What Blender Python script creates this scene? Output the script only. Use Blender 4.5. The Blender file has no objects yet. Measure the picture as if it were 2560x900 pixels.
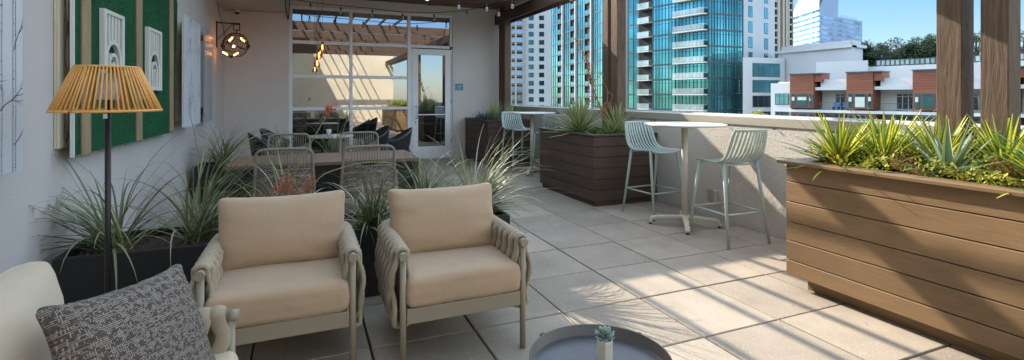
import bpy, bmesh, math, random
from math import sin, cos, pi, radians, sqrt, atan2
from mathutils import Vector, Matrix, noise
random.seed(7)
scene = bpy.context.scene
# ---------------------------------------------------------------- camera, sky, sun, exposure
EYE = 1.418
F = 1250.0
YAW = math.atan(520/1250.0)
cam_d = bpy.data.cameras.new('camera'); cam = bpy.data.objects.new('camera', cam_d)
scene.collection.objects.link(cam); scene.camera = cam
cam.location = (0, 0, EYE); cam.rotation_euler = (pi/2, 0, -YAW)
cam_d.sensor_width = 36; cam_d.lens = 36*F/2560
cam_d.shift_y = -(450-240)/2560.0
cam_d.clip_start = 0.05; cam_d.clip_end = 5000
w = bpy.data.worlds.new('World'); scene.world = w; w.use_nodes = True
nt = w.node_tree; sky = nt.nodes.new('ShaderNodeTexSky'); sky.sky_type = 'NISHITA'
sky.sun_disc = False; sky.sun_elevation = radians(32.5); sky.sun_rotation = radians(-18.6)
sky.air_density = 1.25; sky.dust_density = 0.3; sky.ozone_density = 2.2; sky.altitude = 100
# the sky deepens to a clear blue in a broad band over the horizon
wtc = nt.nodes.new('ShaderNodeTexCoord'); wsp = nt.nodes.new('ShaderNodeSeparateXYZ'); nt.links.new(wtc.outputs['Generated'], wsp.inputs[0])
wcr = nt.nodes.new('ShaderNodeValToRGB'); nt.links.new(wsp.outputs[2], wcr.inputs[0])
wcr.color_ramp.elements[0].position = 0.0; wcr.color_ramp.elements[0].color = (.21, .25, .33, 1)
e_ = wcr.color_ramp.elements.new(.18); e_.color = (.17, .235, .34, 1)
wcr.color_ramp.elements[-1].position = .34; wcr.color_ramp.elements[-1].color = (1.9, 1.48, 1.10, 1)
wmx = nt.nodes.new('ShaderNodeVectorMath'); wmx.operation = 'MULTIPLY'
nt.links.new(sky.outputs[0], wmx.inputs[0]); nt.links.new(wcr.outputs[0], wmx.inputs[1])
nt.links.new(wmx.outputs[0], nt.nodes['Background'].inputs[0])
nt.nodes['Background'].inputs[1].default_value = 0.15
sd = bpy.data.lights.new('sun', 'SUN'); sun = bpy.data.objects.new('sun', sd); scene.collection.objects.link(sun)
sd.energy = 2.0; sd.angle = radians(0.5); sd.color = (1.0, 0.91, 0.78)
KX = 0.50
sun.rotation_euler = Vector((-KX, 1.484, 1.0)).to_track_quat('Z', 'Y').to_euler()
scene.view_settings.view_transform = 'Standard'; scene.view_settings.look = 'None'
scene.view_settings.gamma = 1; scene.view_settings.exposure = 2.1
scene.render.engine = 'CYCLES'
scene.cycles.use_denoising = True
scene.cycles.max_bounces = 8; scene.cycles.diffuse_bounces = 4; scene.cycles.glossy_bounces = 4
scene.cycles.transparent_max_bounces = 12; scene.cycles.caustics_reflective = False; scene.cycles.caustics_refractive = False

# ---------------------------------------------------------------- helpers
COL = scene.collection
DV = Vector((sin(YAW), cos(YAW))); RV = Vector((cos(YAW), -sin(YAW)))
def at(x, y, depth):
    p = (DV + RV*((x-1280)/F))*depth
    return Vector((p.x, p.y, EYE - depth*(y-240)/F))
def at_y(x, y, Y):
    d = DV + RV*((x-1280)/F); return at(x, y, Y/d.y)
def at_x(x, y, X):
    d = DV + RV*((x-1280)/F); return at(x, y, X/d.x)
def at_z(x, y, z):
    return at(x, y, (EYE-z)*F/(y-240))

class MB:
    def __init__(s): s.v = []; s.f = []; s.m = []; s.sm = []; s.T = None
    def add(s, vs, fs, mi=0, smooth=False):
        o = len(s.v)
        if s.T: vs = [s.T(Vector(p)) for p in vs]
        s.v += [tuple(p) for p in vs]
        for f in fs: s.f.append(tuple(i+o for i in f)); s.m.append(mi); s.sm.append(smooth)
    def box(s, x0, x1, y0, y1, z0, z1, mi=0):
        if x0 > x1: x0, x1 = x1, x0
        if y0 > y1: y0, y1 = y1, y0
        if z0 > z1: z0, z1 = z1, z0
        s.add([(x0,y0,z0),(x1,y0,z0),(x1,y1,z0),(x0,y1,z0),(x0,y0,z1),(x1,y0,z1),(x1,y1,z1),(x0,y1,z1)],
              [(0,3,2,1),(4,5,6,7),(0,1,5,4),(1,2,6,5),(2,3,7,6),(3,0,4,7)], mi)
    def quad(s, a, b, c, d, mi=0): s.add([a,b,c,d], [(0,1,2,3)], mi)
    def tube(s, pts, r, n=8, caps=True, mi=0, closed=False, flat=None):
        pts = [Vector(p) for p in pts]; L = len(pts)
        rs = r if isinstance(r, (list, tuple)) else [r]*L
        vs = []; up = None
        for i, p in enumerate(pts):
            if closed: t = pts[(i+1) % L]-pts[i-1]
            else: t = pts[min(i+1, L-1)]-pts[max(i-1, 0)]
            if t.length < 1e-9: t = Vector((0,0,1))
            t.normalize()
            if up is None: up = Vector((0,0,1)) if abs(t.z) < .9 else Vector((1,0,0))
            a = up - t*up.dot(t)
            if a.length < 1e-6: a = t.orthogonal()
            a.normalize(); b = t.cross(a); up = a
            for k in range(n):
                th = 2*pi*k/n
                vs.append(p + a*(cos(th)*rs[i]) + b*(sin(th)*rs[i]))
        fs = []
        for i in range(L if closed else L-1):
            j = (i+1) % L
            for k in range(n):
                k2 = (k+1) % n
                fs.append((i*n+k, i*n+k2, j*n+k2, j*n+k))
        s.add(vs, fs, mi, True)
        if caps and not closed:
            o = len(s.v)-len(vs)
            s.f.append(tuple(o+k for k in reversed(range(n)))); s.m.append(mi); s.sm.append(False)
            s.f.append(tuple(o+(L-1)*n+k for k in range(n))); s.m.append(mi); s.sm.append(False)
    def lathe(s, prof, c=(0,0,0), n=32, mi=0, smooth=True):
        vs = []; c = Vector(c)
        for r, z in prof:
            for k in range(n): vs.append(c+Vector((r*cos(2*pi*k/n), r*sin(2*pi*k/n), z)))
        fs = []
        for i in range(len(prof)-1):
            for k in range(n):
                k2 = (k+1) % n; fs.append((i*n+k, i*n+k2, (i+1)*n+k2, (i+1)*n+k))
        s.add(vs, fs, mi, smooth)
    def prism(s, poly, h0, h1, mi=0, axis='z'):
        n = len(poly)
        def P(a, b, c): return (a,b,c) if axis == 'z' else ((a,c,b) if axis == 'y' else (c,a,b))
        vs = [P(a,b,h0) for a,b in poly]+[P(a,b,h1) for a,b in poly]
        fs = [tuple(range(n))[::-1], tuple(range(n,2*n))]+[(i,(i+1)%n,(i+1)%n+n,i+n) for i in range(n)]
        s.add(vs, fs, mi)
    def build(s, name, mats, parent=None, world=False, bevel=0, origin=True, seg=2):
        me = bpy.data.meshes.new(name)
        off = Vector((0,0,0)); loc = Vector((0,0,0))
        if parent is not None and world: off = Vector(parent_world(parent))
        elif parent is None and origin and s.v:
            xs = [p[0] for p in s.v]; ys = [p[1] for p in s.v]; zs = [p[2] for p in s.v]
            off = Vector(((min(xs)+max(xs))/2, (min(ys)+max(ys))/2, min(zs))); loc = off
        me.from_pydata([(p[0]-off.x, p[1]-off.y, p[2]-off.z) for p in s.v], [], s.f)
        if not isinstance(mats, (list, tuple)): mats = [mats]
        for m in mats: me.materials.append(m)
        me.polygons.foreach_set('material_index', s.m)
        me.polygons.foreach_set('use_smooth', s.sm)
        me.update(); me.validate()
        bm = bmesh.new(); bm.from_mesh(me); bmesh.ops.recalc_face_normals(bm, faces=bm.faces) if len(s.f) < 4000 else None
        bm.to_mesh(me); bm.free()
        o = bpy.data.objects.new(name, me); COL.objects.link(o); o.location = loc
        if parent is not None: o.parent = parent; o.location = (0,0,0)
        if bevel:
            b = o.modifiers.new('bevel', 'BEVEL'); b.width = bevel; b.segments = seg; b.limit_method = 'ANGLE'; b.angle_limit = radians(40)
            b.harden_normals = False
        return o
def parent_world(p):
    v = Vector(p.location)
    while p.parent: p = p.parent; v += Vector(p.location)
    return v
def tag(o, label=None, cat=None, group=None, kind=None):
    if label: o['label'] = label
    if cat: o['category'] = cat
    if group: o['group'] = group
    if kind: o['kind'] = kind
    return o
def thing(name, label, cat, loc=(0,0,0), rz=0, group=None):
    o = bpy.data.objects.new(name, None); COL.objects.link(o); o.location = loc; o.rotation_euler = (0,0,rz)
    o.empty_display_size = .1
    return tag(o, label, cat, group)
def struct(o): o['kind'] = 'structure'; return o
KIDS = {}
def copy_tree(root, loc, rz, label, group=None):
    def rec(o, par):
        c = o.copy(); COL.objects.link(c)
        if par is not None: c.parent = par
        for ch in [q for q in list(bpy.data.objects) if q.parent == o]: rec(ch, c)
        return c
    r = rec(root, None); r.location = loc; r.rotation_euler = (0,0,rz); r['label'] = label
    if group: r['group'] = group
    return r

# ---------------------------------------------------------------- materials
def mk(name):
    m = bpy.data.materials.new(name); m.use_nodes = True
    return m, m.node_tree, m.node_tree.nodes['Principled BSDF']
def N(t, k, **kw):
    n = t.nodes.new(k)
    for a, b in kw.items():
        if a.startswith('i_'):
            key = a[2:]; key = int(key) if key.isdigit() else key.replace('_', ' ')
            n.inputs[key].default_value = b
        else: setattr(n, a, b)
    return n
def mat(name, col, rough=.6, var=.12, vs=3.0, bump=0.0, bs=60.0, metal=0.0, stretch=(1,1,1), fine=0.0, fs=200, spec=.5, sheen=0, detail=4, bdist=.01):
    m, t, b = mk(name)
    tc = N(t, 'ShaderNodeTexCoord'); mp = N(t, 'ShaderNodeMapping'); mp.inputs['Scale'].default_value = stretch
    t.links.new(tc.outputs['Object'], mp.inputs[0])
    n1 = N(t, 'ShaderNodeTexNoise', i_Scale=vs, i_Detail=float(detail)); t.links.new(mp.outputs[0], n1.inputs['Vector'])
    r = N(t, 'ShaderNodeMapRange'); r.inputs[1].default_value = .25; r.inputs[2].default_value = .75
    r.inputs[3].default_value = 1-var; r.inputs[4].default_value = 1+var
    t.links.new(n1.outputs[0], r.inputs[0]); last = r.outputs[0]
    if fine:
        n2 = N(t, 'ShaderNodeTexNoise', i_Scale=float(fs), i_Detail=2.0); t.links.new(mp.outputs[0], n2.inputs['Vector'])
        r2 = N(t, 'ShaderNodeMapRange'); r2.inputs[1].default_value = .3; r2.inputs[2].default_value = .7
        r2.inputs[3].default_value = 1-fine; r2.inputs[4].default_value = 1+fine
        t.links.new(n2.outputs[0], r2.inputs[0]); mm = N(t, 'ShaderNodeMath', operation='MULTIPLY')
        t.links.new(last, mm.inputs[0]); t.links.new(r2.outputs[0], mm.inputs[1]); last = mm.outputs[0]
    vm = N(t, 'ShaderNodeVectorMath', operation='SCALE'); vm.inputs[0].default_value = col[:3]
    t.links.new(last, vm.inputs['Scale']); t.links.new(vm.outputs[0], b.inputs['Base Color'])
    b.inputs['Roughness'].default_value = rough; b.inputs['Metallic'].default_value = metal
    b.inputs['Specular IOR Level'].default_value = spec
    if sheen: b.inputs['Sheen Weight'].default_value = sheen
    if bump:
        n3 = N(t, 'ShaderNodeTexNoise', i_Scale=float(bs), i_Detail=3.0); t.links.new(mp.outputs[0], n3.inputs['Vector'])
        bp = N(t, 'ShaderNodeBump', i_Strength=bump, i_Distance=bdist); t.links.new(n3.outputs[0], bp.inputs['Height']); t.links.new(bp.outputs[0], b.inputs['Normal'])
    return m
def emis(name, col, s):
    m, t, b = mk(name); b.inputs['Base Color'].default_value = (*col, 1)
    b.inputs['Emission Color'].default_value = (*col, 1); b.inputs['Emission Strength'].default_value = s
    return m
def wood(name, col, axis='y', rough=.65, contrast=.22, bump=.5, gscale=1.0, bd=.004, knots=True):
    m, t, b = mk(name)
    tc = N(t, 'ShaderNodeTexCoord'); mp = N(t, 'ShaderNodeMapping')
    s = {'x': (.9, 9, 9), 'y': (9, .9, 9), 'z': (9, 9, .9)}[axis]
    mp.inputs['Scale'].default_value = tuple(q*gscale for q in s)
    t.links.new(tc.outputs['Object'], mp.inputs[0])
    n0 = N(t, 'ShaderNodeTexNoise', i_Scale=.8, i_Detail=2.0); t.links.new(mp.outputs[0], n0.inputs['Vector'])
    add = N(t, 'ShaderNodeVectorMath', operation='MULTIPLY_ADD'); add.inputs[1].default_value = (2.2,)*3
    t.links.new(n0.outputs['Color'], add.inputs[0]); t.links.new(mp.outputs[0], add.inputs[2])
    n1 = N(t, 'ShaderNodeTexNoise', i_Scale=3.0, i_Detail=6.0, i_Roughness=.65); t.links.new(add.outputs[0], n1.inputs['Vector'])
    n2 = N(t, 'ShaderNodeTexNoise', i_Scale=2.0, i_Detail=3.0); t.links.new(tc.outputs['Object'], n2.inputs['Vector'])
    r = N(t, 'ShaderNodeMapRange'); r.inputs[1].default_value = .3; r.inputs[2].default_value = .7; r.inputs[3].default_value = 1-contrast; r.inputs[4].default_value = 1+contrast
    t.links.new(n1.outputs[0], r.inputs[0])
    r2 = N(t, 'ShaderNodeMapRange'); r2.inputs[1].default_value = .3; r2.inputs[2].default_value = .7; r2.inputs[3].default_value = .88; r2.inputs[4].default_value = 1.12
    t.links.new(n2.outputs[0], r2.inputs[0])
    mm = N(t, 'ShaderNodeMath', operation='MULTIPLY'); t.links.new(r.outputs[0], mm.inputs[0]); t.links.new(r2.outputs[0], mm.inputs[1])
    last = mm.outputs[0]
    if knots:
        mpk = N(t, 'ShaderNodeMapping'); mpk.inputs['Scale'].default_value = {'x': (.55,1.6,1.6), 'y': (1.6,.55,1.6), 'z': (1.6,1.6,.55)}[axis]
        t.links.new(tc.outputs['Object'], mpk.inputs[0])
        vk = N(t, 'ShaderNodeTexVoronoi', i_Scale=2.6); t.links.new(mpk.outputs[0], vk.inputs['Vector'])
        rk = N(t, 'ShaderNodeMapRange'); rk.inputs[1].default_value = .03; rk.inputs[2].default_value = .1; rk.inputs[3].default_value = .55; rk.inputs[4].default_value = 1
        t.links.new(vk.outputs['Distance'], rk.inputs[0])
        m3 = N(t, 'ShaderNodeMath', operation='MULTIPLY'); t.links.new(last, m3.inputs[0]); t.links.new(rk.outputs[0], m3.inputs[1]); last = m3.outputs[0]
    ge = N(t, 'ShaderNodeNewGeometry'); ri = N(t, 'ShaderNodeMapRange'); ri.inputs[3].default_value = .88; ri.inputs[4].default_value = 1.12; t.links.new(ge.outputs['Random Per Island'], ri.inputs[0])
    m4 = N(t, 'ShaderNodeMath', operation='MULTIPLY'); t.links.new(last, m4.inputs[0]); t.links.new(ri.outputs[0], m4.inputs[1]); last = m4.outputs[0]
    vm = N(t, 'ShaderNodeVectorMath', operation='SCALE'); vm.inputs[0].default_value = col
    t.links.new(last, vm.inputs['Scale']); t.links.new(vm.outputs[0], b.inputs['Base Color'])
    b.inputs['Roughness'].default_value = rough; b.inputs['Specular IOR Level'].default_value = .3
    bp = N(t, 'ShaderNodeBump', i_Strength=bump, i_Distance=bd); t.links.new(n1.outputs[0], bp.inputs['Height']); t.links.new(bp.outputs[0], b.inputs['Normal'])
    return m
def stucco(name, col, bump=.6, scale=90, bd=.006):
    m, t, b = mk(name); tc = N(t, 'ShaderNodeTexCoord')
    geo = N(t, 'ShaderNodeNewGeometry')
    n1 = N(t, 'ShaderNodeTexNoise', i_Scale=.7, i_Detail=5.0); t.links.new(geo.outputs['Position'], n1.inputs['Vector'])
    n2 = N(t, 'ShaderNodeTexNoise', i_Scale=float(scale), i_Detail=3.0, i_Roughness=.6); t.links.new(geo.outputs['Position'], n2.inputs['Vector'])
    r = N(t, 'ShaderNodeMapRange'); r.inputs[1].default_value = .3; r.inputs[2].default_value = .7; r.inputs[3].default_value = .91; r.inputs[4].default_value = 1.07
    t.links.new(n1.outputs[0], r.inputs[0])
    vm = N(t, 'ShaderNodeVectorMath', operation='SCALE'); vm.inputs[0].default_value = col
    t.links.new(r.outputs[0], vm.inputs['Scale']); t.links.new(vm.outputs[0], b.inputs['Base Color'])
    b.inputs['Roughness'].default_value = .9; b.inputs['Specular IOR Level'].default_value = .2
    bp = N(t, 'ShaderNodeBump', i_Strength=bump, i_Distance=bd); t.links.new(n2.outputs[0], bp.inputs['Height']); t.links.new(bp.outputs[0], b.inputs['Normal'])
    return m
def paver():
    m, t, b = mk('concrete_paver'); geo = N(t, 'ShaderNodeNewGeometry')
    # one tone per slab
    sub = N(t, 'ShaderNodeVectorMath', operation='SUBTRACT'); sub.inputs[1].default_value = (2.175, 2.892, 0)
    t.links.new(geo.outputs['Position'], sub.inputs[0])
    dv = N(t, 'ShaderNodeVectorMath', operation='SCALE'); dv.inputs['Scale'].default_value = 1/.6096
    t.links.new(sub.outputs[0], dv.inputs[0])
    fl = N(t, 'ShaderNodeVectorMath', operation='FLOOR'); t.links.new(dv.outputs[0], fl.inputs[0])
    wn = N(t, 'ShaderNodeTexWhiteNoise', noise_dimensions='3D')
    mulz = N(t, 'ShaderNodeVectorMath', operation='MULTIPLY'); mulz.inputs[1].default_value = (1, 1, 0); t.links.new(fl.outputs[0], mulz.inputs[0])
    t.links.new(mulz.outputs[0], wn.inputs['Vector'])
    r0 = N(t, 'ShaderNodeMapRange'); r0.inputs[3].default_value = .80; r0.inputs[4].default_value = 1.12; t.links.new(wn.outputs['Value'], r0.inputs[0])
    n1 = N(t, 'ShaderNodeTexNoise', i_Scale=2.2, i_Detail=6.0, i_Roughness=.6); t.links.new(geo.outputs['Position'], n1.inputs['Vector'])
    r1 = N(t, 'ShaderNodeMapRange'); r1.inputs[1].default_value = .3; r1.inputs[2].default_value = .7; r1.inputs[3].default_value = .82; r1.inputs[4].default_value = 1.1; t.links.new(n1.outputs[0], r1.inputs[0])
    n2 = N(t, 'ShaderNodeTexNoise', i_Scale=160.0, i_Detail=2.0); t.links.new(geo.outputs['Position'], n2.inputs['Vector'])
    r2 = N(t, 'ShaderNodeMapRange'); r2.inputs[1].default_value = .3; r2.inputs[2].default_value = .7; r2.inputs[3].default_value = .84; r2.inputs[4].default_value = 1.14; t.links.new(n2.outputs[0], r2.inputs[0])
    a = N(t, 'ShaderNodeMath', operation='MULTIPLY'); t.links.new(r0.outputs[0], a.inputs[0]); t.links.new(r1.outputs[0], a.inputs[1])
    c = N(t, 'ShaderNodeMath', operation='MULTIPLY'); t.links.new(a.outputs[0], c.inputs[0]); t.links.new(r2.outputs[0], c.inputs[1])
    vo = N(t, 'ShaderNodeTexVoronoi', i_Scale=75.0); t.links.new(geo.outputs['Position'], vo.inputs['Vector'])
    sp = N(t, 'ShaderNodeMapRange'); sp.inputs[1].default_value = .10; sp.inputs[2].default_value = .22; sp.inputs[3].default_value = 1; sp.inputs[4].default_value = 0; t.links.new(vo.outputs['Distance'], sp.inputs[0])
    sep = N(t, 'ShaderNodeSeparateColor'); t.links.new(vo.outputs['Color'], sep.inputs[0])
    gt = N(t, 'ShaderNodeMath', operation='GREATER_THAN'); gt.inputs[1].default_value = .72; t.links.new(sep.outputs[0], gt.inputs[0])
    sm = N(t, 'ShaderNodeMath', operation='MULTIPLY'); t.links.new(sp.outputs[0], sm.inputs[0]); t.links.new(gt.outputs[0], sm.inputs[1])
    vm = N(t, 'ShaderNodeVectorMath', operation='SCALE'); vm.inputs[0].default_value = (.40, .335, .262); t.links.new(c.outputs[0], vm.inputs['Scale'])
    mx = N(t, 'ShaderNodeMix', data_type='RGBA'); mx.inputs[7].default_value = (.78, .75, .70, 1)
    t.links.new(sm.outputs[0], mx.inputs[0]); t.links.new(vm.outputs[0], mx.inputs[6]); t.links.new(mx.outputs[2], b.inputs['Base Color'])
    b.inputs['Roughness'].default_value = .75; b.inputs['Specular IOR Level'].default_value = .35
    bp = N(t, 'ShaderNodeBump', i_Strength=.35, i_Distance=.002); t.links.new(n2.outputs[0], bp.inputs['Height']); t.links.new(bp.outputs[0], b.inputs['Normal'])
    return m
def leafmat(name, col, var=.35, rough=.5, trans=.25):
    m, t, b = mk(name); geo = N(t, 'ShaderNodeNewGeometry')
    r = N(t, 'ShaderNodeMapRange'); r.inputs[3].default_value = 1-var; r.inputs[4].default_value = 1+var
    t.links.new(geo.outputs['Random Per Island'], r.inputs[0])
    vm = N(t, 'ShaderNodeVectorMath', operation='SCALE'); vm.inputs[0].default_value = col; t.links.new(r.outputs[0], vm.inputs['Scale'])
    t.links.new(vm.outputs[0], b.inputs['Base Color']); b.inputs['Roughness'].default_value = rough; b.inputs['Specular IOR Level'].default_value = .4
    if trans:
        tr = N(t, 'ShaderNodeBsdfTranslucent'); t.links.new(vm.outputs[0], tr.inputs[0])
        mx = N(t, 'ShaderNodeMixShader'); mx.inputs[0].default_value = trans
        out = t.nodes['Material Output']; t.links.new(b.outputs[0], mx.inputs[1]); t.links.new(tr.outputs[0], mx.inputs[2]); t.links.new(mx.outputs[0], out.inputs[0])
    return m
def paneglass(name, tint=(.8,.86,.86), base=.10, edge=.9):
    m, t, b = mk(name); t.nodes.remove(b)
    tr = N(t, 'ShaderNodeBsdfTransparent'); tr.inputs[0].default_value = (*tint, 1)
    gl = N(t, 'ShaderNodeBsdfGlossy'); gl.inputs['Roughness'].default_value = .0; gl.inputs[0].default_value = (.95,.97,1,1)
    fr = N(t, 'ShaderNodeFresnel', i_IOR=1.5)
    r = N(t, 'ShaderNodeMapRange'); r.inputs[1].default_value = .0; r.inputs[2].default_value = 1; r.inputs[3].default_value = base; r.inputs[4].default_value = edge
    t.links.new(fr.outputs[0], r.inputs[0]); mx = N(t, 'ShaderNodeMixShader'); t.links.new(r.outputs[0], mx.inputs[0])
    t.links.new(tr.outputs[0], mx.inputs[1]); t.links.new(gl.outputs[0], mx.inputs[2]); t.links.new(mx.outputs[0], t.nodes['Material Output'].inputs[0])
    return m
def towerglass(name, col, size=(1.5, 3.05), metal=.75, rough=.08, var=.5, dark=.3):
    """curtain wall glass: each pane of a local grid takes its own tone, some have blinds"""
    m, t, b = mk(name); tc = N(t, 'ShaderNodeTexCoord')
    sn = N(t, 'ShaderNodeVectorMath', operation='DIVIDE'); sn.inputs[1].default_value = (size[0], size[0], size[1]); t.links.new(tc.outputs['Object'], sn.inputs[0])
    fl = N(t, 'ShaderNodeVectorMath', operation='FLOOR'); t.links.new(sn.outputs[0], fl.inputs[0])
    wn = N(t, 'ShaderNodeTexWhiteNoise', noise_dimensions='3D'); t.links.new(fl.outputs[0], wn.inputs['Vector'])
    n1 = N(t, 'ShaderNodeTexNoise', i_Scale=.12, i_Detail=3.0); t.links.new(tc.outputs['Object'], n1.inputs['Vector'])
    ad = N(t, 'ShaderNodeMath', operation='ADD'); t.links.new(wn.outputs['Value'], ad.inputs[0]); t.links.new(n1.outputs[0], ad.inputs[1])
    r = N(t, 'ShaderNodeMapRange'); r.inputs[1].default_value = .3; r.inputs[2].default_value = 1.5; r.inputs[3].default_value = 1-var; r.inputs[4].default_value = 1+var
    t.links.new(ad.outputs[0], r.inputs[0])
    vm = N(t, 'ShaderNodeVectorMath', operation='SCALE'); vm.inputs[0].default_value = col; t.links.new(r.outputs[0], vm.inputs['Scale']); t.links.new(vm.outputs[0], b.inputs['Base Color'])
    b.inputs['Metallic'].default_value = metal; b.inputs['Roughness'].default_value = rough
    n2 = N(t, 'ShaderNodeTexNoise', i_Scale=.5, i_Detail=2.0); t.links.new(tc.outputs['Object'], n2.inputs['Vector'])
    bp = N(t, 'ShaderNodeBump', i_Strength=.25, i_Distance=.12); t.links.new(n2.outputs[0], bp.inputs['Height']); t.links.new(bp.outputs[0], b.inputs['Normal'])
    return m

M = {}
M['paver'] = paver()
M['joint'] = mat('dark_joint', (.035,.032,.03), .95, .2)
M['stucco'] = stucco('grey_stucco', (.61,.555,.52), .35, 60, .004)
M['stucco_rough'] = stucco('rough_stucco', (.60,.55,.48), .7, 42, .008)
M['cap'] = mat('parapet_cap', (.40,.365,.30), .5, .05, 1.5, .1, 20)
M['cream_wall'] = stucco('cream_stucco', (.66,.58,.43), .4, 60, .004)
M['soffit'] = stucco('soffit_stucco', (.50,.48,.44), .2, 60, .003)
M['ceiling_wood'] = wood('ceiling_boards', (.16,.085,.05), 'y', .55, .2, .2, knots=False)
M['post'] = wood('post_wood', (.135,.086,.055), 'z', .7, .38, 1.0, 1.3, .007)
M['beam'] = wood('beam_wood', (.10,.062,.042), 'y', .7, .25, .5, 1.0, .004)
M['beamx'] = wood('beam_wood_cross', (.10,.062,.042), 'x', .7, .25, .5, 1.0, .004)
M['rafter'] = wood('rafter_wood', (.17,.125,.09), 'y', .7, .25, .3, 1.0, .003)
M['plank'] = wood('stained_planks', (.225,.142,.073), 'y', .5, .13, .35, 1.5, .003)
M['comp'] = wood('composite_planks', (.098,.067,.051), 'y', .55, .10, .15, 1.2, .002, knots=False)
M['compx'] = wood('composite_planks_side', (.098,.067,.051), 'x', .55, .10, .15, 1.2, .002, knots=False)
M['blackmetal'] = mat('black_steel', (.012,.012,.013), .45, .1, 4)
M['planterblack'] = mat('black_planter_paint', (.011,.010,.010), .5, .25, 3, .1, 30)
M['bronze'] = mat('dark_bronze', (.035,.03,.028), .4, .1, 4, metal=.5)
M['soil'] = mat('mulch', (.055,.032,.02), .95, .6, 30, 1.0, 60)
M['whiteframe'] = mat('white_frame_paint', (.74,.74,.75), .35, .04, 3)
M['glass'] = paneglass('window_pane', (.42,.47,.47), .40, .95)
M['clear'] = paneglass('clear_glass', (.95,.97,.97), .06, .9)
M['taupe'] = mat('taupe_powder_coat', (.30,.25,.17), .38, .04, 3)
M['strap'] = mat('taupe_rope_strap', (.37,.29,.19), .9, .08, 8, .8, 420, fine=.18, fs=500, sheen=.3, bdist=.002)
M['cush'] = mat('tan_cushion_fabric', (.46,.315,.195), .85, .06, 3, .5, 7, fine=.07, fs=900, sheen=.25, bdist=.012)
M['cush2'] = mat('cream_cushion_fabric', (.53,.42,.29), .85, .04, 3, .3, 9, fine=.06, fs=900, sheen=.25, bdist=.012)
M['sage'] = mat('sage_powder_coat', (.40,.47,.42), .38, .05, 3)
M['greige'] = mat('greige_powder_coat', (.66,.60,.50), .35, .04, 3)
M['tabletop'] = mat('table_top_laminate', (.60,.55,.48), .3, .04, 2)
M['rattan'] = mat('honey_rattan', (.80,.39,.10), .5, .22, 6, fine=.1, fs=120)
M['turf'] = mat('green_turf', (.010,.145,.05), .95, .25, 2.2, 1.0, 190, stretch=(1,1,2.2), fine=.55, fs=90, bdist=.02)
M['batten'] = wood('bare_batten', (.36,.26,.155), 'z', .7, .2, .2, 1.0, .002)
M['batten_edge'] = M['batten']
M['cream'] = mat('cream_paint', (.68,.60,.44), .5, .07, 4)
M['whitepaint'] = mat('white_paint', (.72,.70,.64), .45, .04, 4)
M['galv'] = mat('brushed_metal', (.42,.42,.44), .32, .12, 3, metal=.45, stretch=(1,1,.15), fine=.08, fs=60)
M['vine'] = mat('dry_vine', (.30,.20,.11), .85, .4, 30)
M['dark_top'] = mat('dark_tray_metal', (.085,.085,.095), .38, .12, 6, .1, 40)
M['traymetal'] = mat('tray_rim_metal', (.115,.095,.075), .4, .1, 5, metal=.2)
M['ceramic'] = mat('cream_ceramic', (.74,.68,.56), .4, .06, 20, .1, 60)
M['rope'] = mat('taupe_rope', (.30,.245,.19), .85, .2, 60, .6, 300)
M['woodtop'] = wood('brown_table_wood', (.20,.125,.085), 'x', .4, .12, .1, 1.0, .001, knots=False)
M['blackshell'] = mat('black_chair_shell', (.02,.022,.027), .4, .2, 5)
M['cable'] = mat('black_cable', (.015,.014,.013), .6)
M['bulbglass'] = paneglass('bulb_glass', (.9,.92,.92), .15, .9)
M['amber'] = paneglass('amber_glass', (.95,.62,.35), .08, .8)
M['filament'] = emis('filament_glow', (1.0,.55,.20), 9)
M['filament_soft'] = emis('filament_warm', (1.0,.42,.10), 5)
M['downlight'] = emis('downlight_glow', (1.0,.85,.62), 6)
M['conduit'] = mat('white_conduit', (.62,.60,.55), .5)
M['sign'] = mat('teal_sign_face', (.03,.19,.27), .3, .05)
M['signlight'] = mat('pale_sign_band', (.16,.42,.52), .3, .05)
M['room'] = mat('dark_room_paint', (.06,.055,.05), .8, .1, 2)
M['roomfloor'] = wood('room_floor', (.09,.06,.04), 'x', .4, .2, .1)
# foliage
M['hesp'] = leafmat('hesperaloe_leaf', (.22,.25,.12), .45, .45, .15)
M['hesp_edge'] = leafmat('hesperaloe_fibre', (.42,.42,.33), .3, .6, .1)
M['yuc_g'] = leafmat('yucca_green', (.15,.23,.08), .35, .42, .2)
M['yuc_c'] = leafmat('yucca_cream_edge', (.46,.48,.22), .2, .45, .25)
M['cg_y'] = leafmat('color_guard_yellow', (.78,.66,.07), .15, .42, .35)
M['cg_g'] = leafmat('color_guard_green', (.16,.27,.04), .25, .42, .25)
M['agave'] = leafmat('blue_green_agave', (.13,.22,.13), .3, .5, .15)
M['broad'] = leafmat('broad_green_leaf', (.09,.22,.045), .3, .42, .3)
M['sed_y'] = leafmat('sedum_yellow_green', (.48,.47,.07), .4, .6, .3)
M['sed_r'] = leafmat('sedum_red_brown', (.26,.10,.035), .5, .7, .2)
M['flower'] = leafmat('coral_flower', (.62,.20,.11), .35, .6, .3)
M['stalk'] = mat('green_stalk', (.22,.25,.10), .6, .2, 20)
M['drystalk'] = mat('dry_orange_stalk', (.42,.19,.06), .8, .3, 30)
M['oak'] = leafmat('tree_leaf', (.038,.055,.022), .6, .6, .15)
M['oak2'] = leafmat('tree_leaf_light', (.10,.15,.03), .5, .6, .3)
M['bark'] = mat('bark', (.09,.07,.05), .9, .3, 8, .8, 20)
M['bluegrass'] = leafmat('blue_grey_grass', (.07,.12,.085), .4, .5, .1)
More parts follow.
